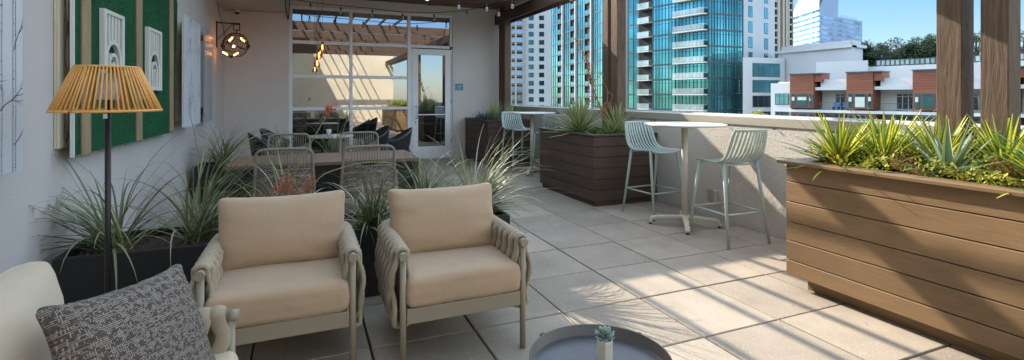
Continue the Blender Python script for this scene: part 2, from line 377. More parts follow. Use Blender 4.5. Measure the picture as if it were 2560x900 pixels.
# ---------------------------------------------------------------- the setting: terrace, walls, pergola
YB = -6.0; YW = 11.08; XL = -1.43; XP = 4.40
b = MB(); b.quad((-700,-700,-24),(1500,-700,-24),(1500,1500,-24),(-700,1500,-24)); struct(b.build('ground', mat('city_ground', (.10,.11,.10), .9, .4, .02), origin=False))
b = MB(); b.box(XL-.02, XP+.2, YB-.02, YW+.25, -.5, -.03); struct(b.build('terrace_slab', M['joint'], origin=False))
b = MB(); g = .0058; T6 = .6096
xs = [2.175+T6*k for k in range(-7, 5)]; ys = [2.892+T6*k for k in range(-16, 15)]
for xa in xs:
    for ya in ys:
        x0, x1, y0, y1 = max(xa, XL), min(xa+T6, XP-.01), max(ya, YB), min(ya+T6, YW)
        if x1-x0 < .03 or y1-y0 < .03: continue
        dz = random.uniform(-.0012, .0012); sx, sy = [random.uniform(-.0015, .0015) for _ in range(2)]; e = .004
        X0, X1, Y0, Y1 = x0+g+sx, x1-g+sx, y0+g+sy, y1-g+sy
        b.add([(X0,Y0,-.05),(X1,Y0,-.05),(X1,Y1,-.05),(X0,Y1,-.05),(X0,Y0,dz-e),(X1,Y0,dz-e),(X1,Y1,dz-e),(X0,Y1,dz-e),
               (X0+e,Y0+e,dz),(X1-e,Y0+e,dz),(X1-e,Y1-e,dz),(X0+e,Y1-e,dz)],
              [(0,1,5,4),(1,2,6,5),(2,3,7,6),(3,0,4,7),(4,5,9,8),(5,6,10,9),(6,7,11,10),(7,4,8,11),(8,9,10,11)])
struct(b.build('terrace_paving', M['paver'], origin=False))

# walls
b = MB(); b.box(XL-.25, XL, YB, YW+.25, -.4, 3.9)
b.box(XL-.25, XL-.001, YB, 6.8, 3.9, 7.3)
tag(b.build('stucco_wall', M['stucco']), 'long grey stucco wall hung with birch, turf and metal wall art', 'wall')
fw = thing('building_wall', 'grey stucco end wall holding the white framed window and glass door', 'wall', (1.5, YW, 0))
b = MB(); b.box(XL+.001, -.284, YW, YW+.25, -.4, 3.26); b.box(3.142, 4.60, YW, YW+.25, -.4, 3.26); b.box(XL+.001, 4.60, YW, YW+.25, 3.26, 3.9)
b.build('wall_panel', M['stucco'], fw, world=True)
# window frame
b = MB(); fy0, fy1 = YW+.03, YW+.10
for x0, x1 in ((-.284,-.218),(.892,.952),(2.115,2.185)): b.box(x0, x1, fy0, fy1, .10, 3.26)
b.box(3.082, 3.142, fy0, fy1, 2.55, 3.26)
for z0, z1 in ((3.20,3.258),(2.49,2.56),(1.79,1.855),(1.12,1.185),(.0,.10)):
    b.box(-.217, .891, fy0+.002, fy1-.002, z0, z1); b.box(.953, 2.114, fy0+.002, fy1-.002, z0, z1)
b.box(2.186, 3.081, fy0+.002, fy1-.002, 3.20, 3.258); b.box(2.186, 3.081, fy0+.002, fy1-.002, 2.495, 2.555)
b.box(2.185, 2.215, fy0, fy1, 0, 2.493); b.box(3.112, 3.142, fy0, fy1, 0, 2.493)
b.build('window_frame', M['whiteframe'], fw, world=True, bevel=.004)
cols = ((-.217,.891),(.953,2.114)); rows = ((2.555,3.20),(1.852,2.495),(1.178,1.80),(.10,1.128))
def pane(x0, x1, z0, z1, m='glass'):
    b = MB(); b.quad((x0,YW+.065,z0),(x1,YW+.065,z0),(x1,YW+.065,z1),(x0,YW+.065,z1)); return b.build('window_pane', M[m], fw, world=True)
for x0, x1 in cols:
    for z0, z1 in rows: pane(x0, x1, z0, z1)
pane(2.186, 3.081, 2.555, 3.20)
b = MB(); dy0, dy1 = YW+.035, YW+.085
b.box(2.222, 2.355, dy0, dy1, .012, 2.475); b.box(2.975, 3.105, dy0, dy1, .012, 2.475)
b.box(2.356, 2.974, dy0, dy1, 2.34, 2.475); b.box(2.356, 2.974, dy0, dy1, .012, .28); b.box(2.356, 2.974, dy0+.01, dy1-.01, .985, 1.01)
door = b.build('glass_door', M['whiteframe'], fw, world=True, bevel=.003)
b = MB(); b.quad((2.356,YW+.06,.28),(2.974,YW+.06,.28),(2.974,YW+.06,2.34),(2.356,YW+.06,2.34)); b.build('door_glass', M['glass'], door, world=True)
b = MB(); b.tube([(2.30,YW+.034,.92),(2.30,YW-.03,.92),(2.32,YW-.045,.94),(2.32,YW-.045,1.17),(2.30,YW-.03,1.19),(2.30,YW+.034,1.19)], .011, 8)
b.box(2.275, 2.31, YW+.028, YW+.034, .80, .86); b.build('door_handle', M['galv'], door, world=True)
for z in (.35, 1.25, 2.3): b = MB(); b.box(3.098, 3.125, YW+.02, YW+.034, z, z+.09); b.build('hinge', M['galv'], door, world=True)
b = MB(); b.box(2.2, 3.13, YW-.03, YW+.03, .0, .012); b.build('threshold', M['galv'], door, world=True)
# sign by the door
sg = thing('wall_sign', 'small teal sign plate on the wall beside the glass door', 'sign', (3.38, YW, 1.62))
p0, p1 = at_y(1137, 226, YW), at_y(1159, 208, YW)
b = MB(); b.box(p0.x, p1.x, YW-.016, YW-.001, p0.z, p1.z); b.build('sign_back', M['conduit'], sg, world=True)
b = MB(); b.box(p0.x+.008, p1.x-.012, YW-.020, YW-.0162, p0.z+.008, p1.z-.012); b.build('sign_face', M['sign'], sg, world=True)
b = MB()
for q, (a, c) in enumerate(((.18,.86),(.24,.86),(.24,.70),(.3,.66))):
    zz = p1.z-.045-.026*q; wd = p1.x-p0.x; b.box(p0.x+wd*a, p0.x+wd*c, YW-.0215, YW-.0202, zz-.013, zz)
b.build('sign_lettering', M['signlight'], sg, world=True)

# room behind the window
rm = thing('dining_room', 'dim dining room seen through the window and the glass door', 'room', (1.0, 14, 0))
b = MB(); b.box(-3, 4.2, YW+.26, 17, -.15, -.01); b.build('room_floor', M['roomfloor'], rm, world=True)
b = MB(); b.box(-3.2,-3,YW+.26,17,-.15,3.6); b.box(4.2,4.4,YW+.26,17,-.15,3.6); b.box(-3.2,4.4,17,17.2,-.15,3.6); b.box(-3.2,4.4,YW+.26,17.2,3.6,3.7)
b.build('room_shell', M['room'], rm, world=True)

# right parapet
pa = thing('parapet_wall', 'low rough stucco parapet with smooth beige cap along the terrace edge', 'wall', (4.5, 3, 0))
b = MB(); b.box(XP, XP+.20, YB, YW-.001, -.4, 1.10); b.build('stucco_face', M['stucco_rough'], pa, world=True)
b = MB(); b.box(XP-.014, XP+.215, YB, YW-.002, 1.10, 1.198); b.build('wall_cap', M['cap'], pa, world=True, bevel=.008)
b = MB(); b.box(XP+.19, XP+.222, YB, YW-.003, 1.198, 1.212); b.build('sunlit_cap_edge', M['whiteframe'], pa, world=True)  # white colour of this strip stands in for sun on the outer edge
y = -1.3
while y < 7:
    b = MB(); b.tube([(XP-.016,y,1.10),(XP-.032,y-.01,1.094),(XP-.03,y-.03,1.082),(XP-.016,y-.035,1.086)], .005, 6); y += .62; b.build('cable_clip', M['bronze'], pa, world=True)
p = at_x(1786, 490, XP)
ob = thing('outlet_box', 'weathered outlet cover low on the parapet behind the bar stool', 'outlet', (XP-.02, p.y, p.z-.08))
b = MB(); b.box(XP-.05, XP-.002, p.y-.05, p.y+.05, p.z-.07, p.z+.07); b.build('cover', M['stucco'], ob, world=True, bevel=.008)
b = MB(); b.box(XP-.075, XP-.051, p.y-.035, p.y+.035, p.z-.05, p.z+.085); b.build('lid', M['cap'], ob, world=True, bevel=.006)
# rear wall behind the camera, seen only in the reflections
b = MB(); b.box(XL, 4.6, YB-.3, YB, -.4, 4.6); b.build('stucco_wall', M['cream_wall']).update_tag()
tag(bpy.data.objects['stucco_wall.001'], 'sunlit cream stucco wall closing the terrace, seen in the window reflection', 'wall')

# pergola
pg = thing('pergola', 'dark stained timber pergola with paired posts and a solid canopy', 'pergola', (2, 6, 0))
PX0, PX1 = 4.22, 4.372
def post(x0, x1, y0, y1, z0, z1):
    b = MB(); b.box(x0, x1, y0, y1, z0, z1); o = b.build('post', M['post'], pg, world=True, bevel=.006); return o
for y0, y1 in ((1.757,1.906),(2.007,2.161),(6.147,6.31),(6.392,6.55),(10.57,10.72),(10.80,10.95)):
    post(PX0, PX1, y0, y1, 0.0, 3.60)
def beam(x0,x1,y0,y1,z0,z1,m,name='beam'):
    b = MB(); b.box(x0,x1,y0,y1,z0,z1); return b.build(name, M[m], pg, world=True, bevel=.005)
beam(4.16, 4.217, YB, 11.06, 3.10, 3.33, 'beam'); beam(4.375, 4.43, YB, 11.06, 3.10, 3.33, 'beam')
for y in (6.312, 4.085, 1.912, -.29, -2.45): beam(-1.42, 4.75, y, y+.078, 3.362, 3.618, 'beamx', 'cross_beam')
for k in range(9):
    X = 2.20-KX*3.62+.447*(k-3)
    beam(X-.019, X+.019, YB, 8.70, 3.62, 3.69, 'rafter', 'rafter')
beam(-1.4, 1.53-KX*3.72, 5.3, 8.72, 3.62, 3.72, 'beam', 'shade_roof_panel')  # unseen roof panel, added and cut to shade the chairs and left floor
beam(-1.4, 4.6, 8.722, 11.07, 3.46, 3.72, 'ceiling_wood', 'canopy_roof')
p = at_z(1068, -1, 3.455)
b = MB(); b.lathe([(.001,3.4585),(.038,3.4585)], (p.x, p.y, 0), 20); 
dl = thing('downlight', 'small lit downlight in the brown canopy ceiling', 'ceiling light', (p.x, p.y, 3.455))
b.build('lens', M['downlight'], dl, world=True)
b = MB(); b.lathe([(.039,3.459),(.042,3.452),(.052,3.452),(.054,3.4595)], (p.x, p.y, 0), 20); b.build('trim_ring', M['whiteframe'], dl, world=True)
# low soffit above the art wall
so = thing('soffit', 'pale stucco soffit running above the art wall', 'soffit', (-.9, 2, 3.09))
b = MB(); b.box(XL+.002, -.345, 8.73, YW-.002, 3.09, 3.455); b.build('soffit_box', M['soffit'], so, world=True)
cd = thing('dome_camera', 'small white dome camera under the stucco soffit near the corner', 'security camera', (0,0,3.0))
p = at_y(593, 24, YW-.10); cd.location = (p.x, p.y, 3.09)
b = MB(); b.lathe([(.001,-.001),(.062,-.001),(.062,-.04),(.05,-.05)], n=24); b.build('base', M['conduit'], cd)
b = MB(); b.lathe([(.046,-.05),(.042,-.075),(.02,-.09),(.001,-.092)], n=20); b.build('dome', M['bronze'], cd)
cn = MB(); a = at_y(561, 20, YW-.02); c = at_y(713, 33, YW-.02)
cn.tube([(a.x,YW-.02,3.075),(c.x-.02,YW-.02,3.075)], .012, 8); cn.build('conduit', M['conduit'])
tag(bpy.data.objects['conduit'], 'thin white conduit along the wall just under the soffit', 'conduit')
cb = MB(); q = at_y(719, 46, YW-.03)
cb.tube([(-.35,YW-.3,3.5),(-.34,YW-.15,3.2),(-.30,YW-.03,2.98),(q.x,YW-.03,2.96),(-.285,YW-.03,3.0),(-.27,YW-.05,3.2),(-.265,YW-.06,3.45)], .009, 6)
tag(cb.build('power_cable', M['cable']), 'black cable looping down beside the top corner of the window', 'cable')

# timber planters
def planter(name, label, x0, x1, y0, y1, seams, ztop, mY, mX, kick, capw=.11, over=.03, captop=None, sides='all', cat='planter', group=None):
    t = thing(name, label, cat, ((x0+x1)/2, (y0+y1)/2, 0), group=group); th = .022
    for X0, X1, Y0, Y1, nm, mm in ((x0,x0+th,y0,y1,'side_boards',mY),(x1-th,x1,y0,y1,'side_boards',mY),(x0+th+.0005,x1-th-.0005,y0+.001,y0+th,'end_boards',mX),(x0+th+.0005,x1-th-.0005,y1-th,y1-.001,'end_boards',mX)):
        b = MB()
        for i in range(len(seams)-1):
            j = random.uniform(-.0012,.0012); b.box(X0+(j if nm == 'side_boards' else 0), X1, Y0+(j if nm != 'side_boards' else 0), Y1, seams[i+1]+.003, seams[i]-.003)
        b.build(nm, M[mm], t, world=True, bevel=.0035, seg=1)
    b = MB(); b.box(x0+th+.002, x1-th-.002, y0+th+.002, y1-th-.002, seams[-1]+.002, ztop-.07); b.build('liner', M['joint'], t, world=True)
    b = MB(); z0, z1 = ztop, ztop+.024; o = over
    b.box(x0-o, x0+capw, y0-o, y1+o, z0, z1); b.box(x1-capw, x1+o*.3, y0-o, y1+o, z0, z1)
    b.box(x0+capw+.001, x1-capw-.001, y0-o, y0+capw, z0, z1); b.box(x0+capw+.001, x1-capw-.001, y1-capw, y1+o, z0, z1)
    b.build('cap', M[mY], t, world=True, bevel=.004)
    b = MB(); k = kick; b.box(x0+k, x1-k, y0+k, y1-k, .001, seams[-1]); b.build('kick_base', M[mY], t, world=True)
    # soil with a lumpy top
    b = MB(); nx, ny = 14, max(14, int((y1-y0)*12)); vs = []
    for j in range(ny+1):
        for i in range(nx+1):
            x = x0+th+.003+(x1-x0-2*th-.006)*i/nx; y = y0+th+.003+(y1-y0-2*th-.006)*j/ny
            vs.append((x, y, ztop-.045+.02*noise.noise(Vector((x*5, y*5, 3)))))
    b.add(vs, [(j*(nx+1)+i, j*(nx+1)+i+1, (j+1)*(nx+1)+i+1, (j+1)*(nx+1)+i) for j in range(ny) for i in range(nx)], 0, True)
    b.build('soil', M['soil'], t, world=True)
    return t
planter('wood_planter', 'large sunlit brown plank planter full of yellow striped yucca', 3.31, 4.385, -1.2, 2.65,
        (.918,.787,.639,.49,.353,.21,.097), .918, 'plank', 'plank', .10, over=.045)
planter('wood_planter', 'square dark brown planter beside the bar table, green yucca and a dead stalk in it', 3.4, 4.385, 5.47, 7.04,
        (.90,.765,.63,.49,.35,.21,.065), .90, 'comp', 'compx', .03, capw=.05, over=.018)
planter('wood_planter', 'dark planter at the far end wall beside the door, grey grass and yucca in it', 3.42, 4.385, 9.45, 11.0,
        (.90,.765,.63,.49,.35,.21,.065), .90, 'comp', 'compx', .03, capw=.05, over=.018)
# black steel planters
def black_planter(label, x0, x1, y0, y1, z):
    t = thing('black_planter', label, 'planter', ((x0+x1)/2, (y0+y1)/2, 0)); w_ = .035
    b = MB(); b.box(x0,x1,y0,y0+w_,.001,z); b.box(x0,x1,y1-w_,y1,.001,z); b.box(x0,x0+w_,y0+w_+.0005,y1-w_-.0005,.001,z); b.box(x1-w_,x1,y0+w_+.0005,y1-w_-.0005,.001,z)
    b.build('trough', M['planterblack'], t, world=True, bevel=.006)
    b = MB(); nx, ny = int((x1-x0)*14), 10; vs = []
    for j in range(ny+1):
        for i in range(nx+1):
            x = x0+w_+.002+(x1-x0-2*w_-.004)*i/nx; y = y0+w_+.002+(y1-y0-2*w_-.004)*j/ny
            vs.append((x, y, z-.05+.025*noise.noise(Vector((x*6, y*6, 3)))))
    b.add(vs, [(j*(nx+1)+i, j*(nx+1)+i+1, (j+1)*(nx+1)+i+1, (j+1)*(nx+1)+i) for j in range(ny) for i in range(nx)], 0, True)
    b.build('soil', M['soil'], t, world=True)
black_planter('long black planter of arching grass behind the two tan armchairs', -1.33, 1.5, 3.64, 4.22, .485)
black_planter('black planter by the art wall behind the far end of the wooden table', -1.33, .6, 7.65, 8.15, .49)
# ---------------------------------------------------------------- wall art
def birch(label, x, y0, y1, z0, z1, seed, th=.03):
    t = thing('birch_panel', label, 'wall art', (x-th/2, (y0+y1)/2, z0)); rnd = random.Random(seed)
    b = MB(); b.box(x-th, x, y0, y1, z0, z1); b.build('board', M['birchwhite'], t, world=True, bevel=.002)
    b = MB(); fx = x+.0015; n = max(3, int((y1-y0)/.13)); H = z1-z0
    def strip(pts, w0, w1):
        L = len(pts)
        for i in range(L-1):
            (ya,za),(yb,zb) = pts[i], pts[i+1]; dy, dz = yb-ya, zb-za; l = sqrt(dy*dy+dz*dz)+1e-9; ny, nz = -dz/l, dy/l
            a = w0+(w1-w0)*i/L; c = w0+(w1-w0)*(i+1)/L
            q = [(ya-ny*a,za-nz*a),(ya+ny*a,za+nz*a),(yb+ny*c,zb+nz*c),(yb-ny*c,zb-nz*c)]
            q = [(min(max(u,y0+.002),y1-.002), min(max(v,z0+.002),z1-.002)) for u, v in q]
            b.quad(*[(fx,u,v) for u, v in q])
    def branch(y, z, ang, L, wd, d):
        pts = [(y,z)]; a = ang
        for i in range(6): a += rnd.uniform(-.25,.25); y += cos(a)*L/6; z += sin(a)*L/6; pts.append((y,z))
        strip(pts, wd, wd*.35)
        if d: 
            for k in (2,3,4): branch(*pts[k], a+rnd.choice((-1,1))*rnd.uniform(.5,1.0), L*.55, wd*.55, d-1)
    for k in range(n):
        yy = y0+(y1-y0)*(k+.5+rnd.uniform(-.15,.15))/n; wd = rnd.uniform(.007,.016)
        for side in (-1,1): strip([(yy+side*wd+.003*noise.noise(Vector((z*4,k,side)))*1.5, z) for z in [z0+H*i/24 for i in range(25)]], .0016, .0016)
        for i in range(int(H*60)):
            z = z0+rnd.random()*H; s = rnd.choice((-1,1)); l = wd*rnd.uniform(.2,.9)
            strip([(yy+s*wd, z), (yy+s*(wd-l), z+rnd.uniform(-.003,.003))], .0022, .0006)
        for i in range(int(H*1.8)): branch(yy, z0+rnd.random()*H*.95, (pi/2)+rnd.choice((-1,1))*rnd.uniform(.4,1.0), rnd.uniform(.15,.4), .0035, 2)
    b.build('tree_drawing', M['birchink'], t, world=True)
    return t
M['birchwhite'] = mat('birch_panel_white', (.66,.67,.70), .5, .03, 3)
M['birchink'] = mat('birch_ink', (.11,.10,.095), .8, .2, 40)
def trough(label, x, y0, y1, z0, z1, vine=True):
    t = thing('cream_trough', label, 'wall art', (x, (y0+y1)/2, z0)); w_ = (y1-y0)
    b = MB(); xa, xb = XL+.002, x
    b.box(xa, xb-.012, y0, y1, z0, z1); b.box(xb-.0115, xb, y0, y0+w_*.38, z0, z1); b.box(xb-.0115, xb, y1-w_*.30, y1, z0, z1); b.box(xb-.0115,xb-.002,y0+w_*.38+.001,y1-w_*.3-.001,z0,z0+.06)
    b.build('box_channel', M['cream'], t, world=True, bevel=.003)
    if vine:
        b = MB(); yc = y0+w_*.54; pts = [(xb-.008+.006*sin(i*.9), yc+.006*sin(i*1.3), z0+.03+(z1-z0-.04)*i/40) for i in range(41)]
        b.tube(pts, [.010+.003*sin(i*2.1) for i in range(41)], 6)
        for k in range(8):
            i = 2+int(random.random()*37); a = pts[i]; s = random.choice((-1,1)); b.tube([a, (a[0]+.02,a[1]+s*.012,a[2]+.015), (a[0]+.012,a[1]+s*.02,a[2]+.03)], [.004,.003,.0015], 5)
        b.build('vine_stem', M['vine'], t, world=True)
birch('large white birch tree panel at the near end of the grey wall', -1.33, 1.9, 3.327, 1.04, 2.9, 1)
trough('cream upright channel box against the near edge of the green turf board', -1.402, 3.94, 4.126, 1.09, 3.0)
# green turf board
tb = thing('turf_board', 'big green turf board with three bare battens and a white edge', 'wall art', (-1.36, 5.3, 1.03))
x = -1.34
b = MB(); n = 40; vs = []
poly = [(3.977,1.04),(6.56,1.02),(6.78,2.47),(6.3,2.95),(3.977,2.95)]
vs = [(x-.014,y,z) for y,z in poly]+[(x,y,z) for y,z in poly]; k = len(poly)
b.add(vs, [tuple(range(k)), tuple(range(k,2*k))[::-1]]+[(i,(i+1)%k,(i+1)%k+k,i+k) for i in range(k)])
b.build('turf', M['turf'], tb, world=True)
b = MB(); 
for i in range(26000):
    yy = random.uniform(3.98,6.75); zz = random.uniform(1.02,2.6)
    if yy > 6.56 and zz < 1.04+(yy-6.56)*6.6: continue
    h_ = random.uniform(.004,.011); a = random.uniform(0,6.28)
    b.add([(x-.001,yy,zz),(x-.001,yy+.004*cos(a),zz+.004*sin(a)),(x+h_,yy+.006*random.uniform(-1,1),zz-random.uniform(0,.008))],[(0,1,2)])
o = b.build('turf_pile', M['turfpile'] if 'turfpile' in M else leafmat('turf_pile', (.012,.14,.05), .5, .8, .1), tb, world=True); o['kind'] = 'stuff'
for y0, y1 in ((4.066,4.21),(5.214,5.373),(6.371,6.52)):
    b = MB(); b.box(x+.001, x+.014, y0, y1, 1.03, 2.86); b.build('batten', M['batten'], tb, world=True, bevel=.003)
b = MB(); b.box(x-.016, x+.004, 3.960, 3.976, 1.03, 2.95); b.build('white_edge', M['whitepaint'], tb, world=True)
b = MB()
for yy in (4.6, 5.9): b = MB(); b.box(XL+.002, x-.0145, yy, yy+.08, 1.3, 2.7); b.build('hanging_cleat', M['batten'], tb, world=True)
# white arched fretwork panels
def fret(label, y0, y1, z0, z1, x=-1.30):
    t = thing('fretwork_panel', label, 'wall art', (x-.02, (y0+y1)/2, z0)); W = y1-y0; xb = -1.336; fr = .045
    b = MB(); b.box(xb, x, y0, y0+fr, z0, z1); b.box(xb, x, y1-fr, y1, z0, z1); b.box(xb, x, y0+fr+.0005, y1-fr-.0005, z1-.03, z1); b.box(xb, x, y0+fr+.0005, y1-fr-.0005, z0, z0+.03)
    b.build('panel_frame', M['whitepaint'], t, world=True, bevel=.003)
    iy0, iy1 = y0+fr, y1-fr; iw = iy1-iy0; zc = z0+.20; R = iw/2
    b = MB()
    for k in range(1, 5):
        yy = iy0+iw*k/5; zt = zc+sqrt(max(0, R*R-(yy-(iy0+R))**2))*1.0
        b.box(xb, x-.006, yy-.016, yy+.016, zt-.01, z1-.031)
    b.build('slat', M['whitepaint'], t, world=True, bevel=.002)
    b = MB(); yc = iy0+R
    for r1, r0 in ((R*.99,R*.80),(R*.56,R*.40),(R*.26,R*.14)):
        n = 16; pts = []
        zb = z0+.031; drop = {0:0}
        outer = [(yc-r1,zb)]+[(yc-r1*cos(pi*i/n), zc-.06*(R-r1)/R+r1*sin(pi*i/n)) for i in range(n+1)]+[(yc+r1,zb)]
        inner = [(yc-r0,zb)]+[(yc-r0*cos(pi*i/n), zc-.06*(R-r1)/R+r0*sin(pi*i/n)) for i in range(n+1)]+[(yc+r0,zb)]
        for i in range(len(outer)-1):
            A,B,C,D_ = outer[i],outer[i+1],inner[i+1],inner[i]
            b.add([(x-.008,*A),(x-.008,*B),(x-.008,*C),(x-.008,*D_),(xb,*A),(xb,*B),(xb,*C),(xb,*D_)],[(0,1,2,3),(4,7,6,5),(0,4,5,1),(3,2,6,7)])
    b.build('arch', M['whitepaint'], t, world=True)
fret('white arched fretwork panel on green turf just above the rattan lamp shade', 4.376, 4.80, 1.47, 2.04)
fret('white arched fretwork panel on green turf, the farther of the pair', 5.47, 5.92, 1.47, 2.05)
trough('cream channel box between the green turf and the narrow birch panel', -1.402, 7.08, 7.50, 1.116, 2.34)
birch('narrow white birch tree panel between the two far cream boxes', -1.25, 6.671, 7.597, 1.06, 2.345, 5)
trough('cream channel box between the narrow birch panel and the grey metal sheet', -1.402, 8.45, 8.93, 1.10, 2.35)
mp_ = thing('metal_panel', 'grey brushed metal sheet panel nearest the wall lamp', 'wall art', (-1.3, 8.55, 1.05))
b = MB(); b.box(-1.325,-1.30,8.258,8.865,1.05,2.395); b.build('metal_sheet', M['galv'], mp_, world=True, bevel=.002)
b = MB(); b.box(XL+.002,-1.3255,8.3,8.8,1.25,2.2); b.build('stand_off', M['galv'], mp_, world=True)

# ---------------------------------------------------------------- wall lantern with cage
wl = thing('wall_lantern', 'round wire cage lantern with glowing bulbs on a black bracket', 'wall lamp', (XL, 10.13, 2.25))
y = 10.13
b = MB(); b.box(XL+.002, XL+.02, y-.02, y+.02, 2.27, 2.74); b.box(XL+.02, XL+.375, y-.011, y+.011, 2.70, 2.722); b.build('bracket', M['blackmetal'], wl, world=True)
b = MB(); a = Vector((XL+.02,y,2.41)); c = Vector((XL+.26,y,2.70))
for i in range(10):
    p = a.lerp(c, (i+.5)/10); d = (c-a).normalized(); nrm = Vector((-d.z,0,d.x))
    L = .021
    pts = [p+d*(L*cos(q))+ (nrm*(.012*sin(q)) if i%2 else Vector((0,.012*sin(q),0))) for q in [2*pi*j/10 for j in range(10)]]
    b.tube(pts, .0045, 5, closed=True)
b.build('chain', M['blackmetal'], wl, world=True)
b = MB(); hx = XL+.32
for q in ((hx-.055,hx+.055,2.585,2.598),(hx-.055,hx+.055,2.688,2.699),(hx-.055,hx-.042,2.599,2.687),(hx+.042,hx+.055,2.599,2.687)): b.box(q[0],q[1],y-.02,y+.02,q[2],q[3])
b.box(hx-.008,hx+.008,y-.008,y+.008,2.525,2.584); b.build('hook', M['blackmetal'], wl, world=True)
cx, cz, R = hx-.02, 2.31, .195
b = MB()
ya = Vector((.93,-.36,0)).normalized()
def ring(c, u, v, r, a0=0, a1=2*pi, n=36): return [Vector(c)+u*(r*cos(a0+(a1-a0)*i/n))+v*(r*sin(a0+(a1-a0)*i/n)) for i in range(n+1)]
cc = Vector((cx,y,cz))
pts = ring(cc, ya, Vector((0,0,1)), R+.03, -.25, pi+.25); b.tube(pts, .0155, 6)
for s in (-1,1): 
    p = cc+ya*(s*(R+.028)); b.tube([p-ya*.03*s, p+ya*.03*s], .028, 10)
b.build('yoke', M['blackmetal'], wl, world=True)
b = MB(); ax = Vector((0,0,1))
tl = Matrix.Rotation(.35, 3, 'Y')
for k in range(7):
    u = tl @ Vector((cos(pi*k/7), sin(pi*k/7), 0)); v = tl @ ax
    b.tube(ring(cc, u, v, R)[:-1], .0035 if k else .009, 5, closed=True)
for zz in (-.6,0,.6):
    r = R*sqrt(1-zz*zz); b.tube(ring(cc+tl@(ax*(R*zz)), tl@Vector((1,0,0)), tl@Vector((0,1,0)), r)[:-1], .0035 if zz else .008, 5, closed=True)
b.build('wire_cage', M['blackmetal'], wl, world=True)
for (px, py, an) in ((578,97,.9),(606,99,2.3),(562,133,2.6),(591,135,.6),(584,116,1.5)):
    p = at_y(px, py, y-.05); d = Vector((cos(an),0,sin(an)))
    if (px,py) == (584,116): d = Vector((.2,-.9,.2)).normalized()
    b = MB(); prof = [(.016,-.075),(.018,-.05),(.030,-.02),(.034,.01),(.028,.035),(.012,.048),(.001,.05)]
    rot = d.to_track_quat('Z','Y')
    b.T = lambda q, r_=rot, p_=p: r_ @ q + p_
    b.lathe(prof, n=14); o = b.build('bulb', M['amber'], wl, world=True)
    b = MB(); b.T = lambda q, r_=rot, p_=p: r_ @ q + p_; b.tube([(0,0,-.045),(.008,0,0),(-.008,0,.02),(0,0,.03)], .011, 6); b.build('filament', M['filament'], o, world=True)
    b = MB(); b.T = lambda q, r_=rot, p_=p: r_ @ q + p_; b.tube([(0,0,-.12),(0,0,-.07)], .019, 10); b.build('socket', M['blackmetal'], o, world=True)
b = MB(); b.tube([at_x(543,3,XL+.01), at_x(549,35,XL+.012), at_y(556,62,y), at_y(562,88,y), at_y(569,96,y)], .005, 5)
b.build('cord', M['cable'], wl, world=True)

# ---------------------------------------------------------------- string lights and pendants
def string(label, keys, Y, r=.006, bulbs=(), drop=.035):
    t = thing('string_lights', label, 'string lights', tuple(at_y(*keys[len(keys)//2], Y)))
    P_ = [at_y(px, py, yy) for (px, py), yy in zip(keys, Y if isinstance(Y, list) else [Y]*len(keys))]
    return t, P_
def string_lights(label, keys, bulbs):
    P_ = [at_y(px, py, yy) for px, py, yy in keys]
    t = thing('string_lights', label, 'string lights', tuple(P_[len(P_)//2]))
    b = MB(); b.tube(P_, .007, 6); b.build('cable', M['cable'], t, world=True)
    for px, py, yy in bulbs:
        p = at_y(px, py, yy); b = MB(); b.tube([p, p+Vector((0,0,-.055))], .016, 10); s_ = b.build('socket', M['cable'], t, world=True)
        b = MB(); b.lathe([(.012,-.055),(.022,-.07),(.030,-.095),(.028,-.12),(.016,-.137),(.001,-.142)], tuple(p), 14); b.build('bulb', M['bulbglass'], s_, world=True)
Z = 10.3
string_lights('string lights sagging across the top of the white framed window', [(716,-6,Z),(776,6,Z),(852,14,Z),(931,21,Z),(1007,30,Z),(1085,32,Z),(1167,26,Z),(1230,12,Z),(1290,0,Z),(1330,-8,Z)],
    [(776,8,Z),(852,18,Z),(931,25,Z),(1007,34,Z),(1085,36,Z),(1167,28,Z)])
Z = 8.6
string_lights('string lights running from the canopy edge to the parapet beam', [(1070,13,9.5),(1120,12,9.2),(1190,8,Z),(1250,3,8.3),(1300,-2,8.0),(1340,-8,7.7)],
    [(1147,4,Z),(1217,9,Z),(1281,2,8.1),(1247,22,Z)])
def pendant(label, px, py, Y, sc=1):
    p = at_y(px, py, Y); t = thing('pendant_lamp', label, 'pendant lamp', tuple(p))
    b = MB(); b.tube([p+Vector((0,0,.08)), Vector((p.x,p.y,3.455))], .004, 5); b.build('cord', M['batten'], t, world=True)
    b = MB(); b.lathe([(.014,.10),(.02,.09),(.02,.055),(.014,.05)], tuple(p), 12); b.build('socket', M['bronze'], t, world=True)
    b = MB(); b.lathe([(.016,.05),(.03,.02),(.055,-.035),(.056,-.055),(.045,-.08)], tuple(p), 20); b.build('shade', M['amber'], t, world=True)
    b = MB(); b.tube([p+Vector((0,0,.04)), p+Vector((0,0,.0)), p+Vector((0,0,-.05))], [.006,.011,.008], 8); b.build('filament', M['filament_soft'], t, world=True)
pendant('glowing amber pendant, highest of the three before the window', 806, 117, 10.4)
pendant('glowing amber pendant, the middle one of the three before the window', 797, 137, 10.2)
pendant('glowing amber pendant, lowest of the three before the window', 793, 157, 10.0)

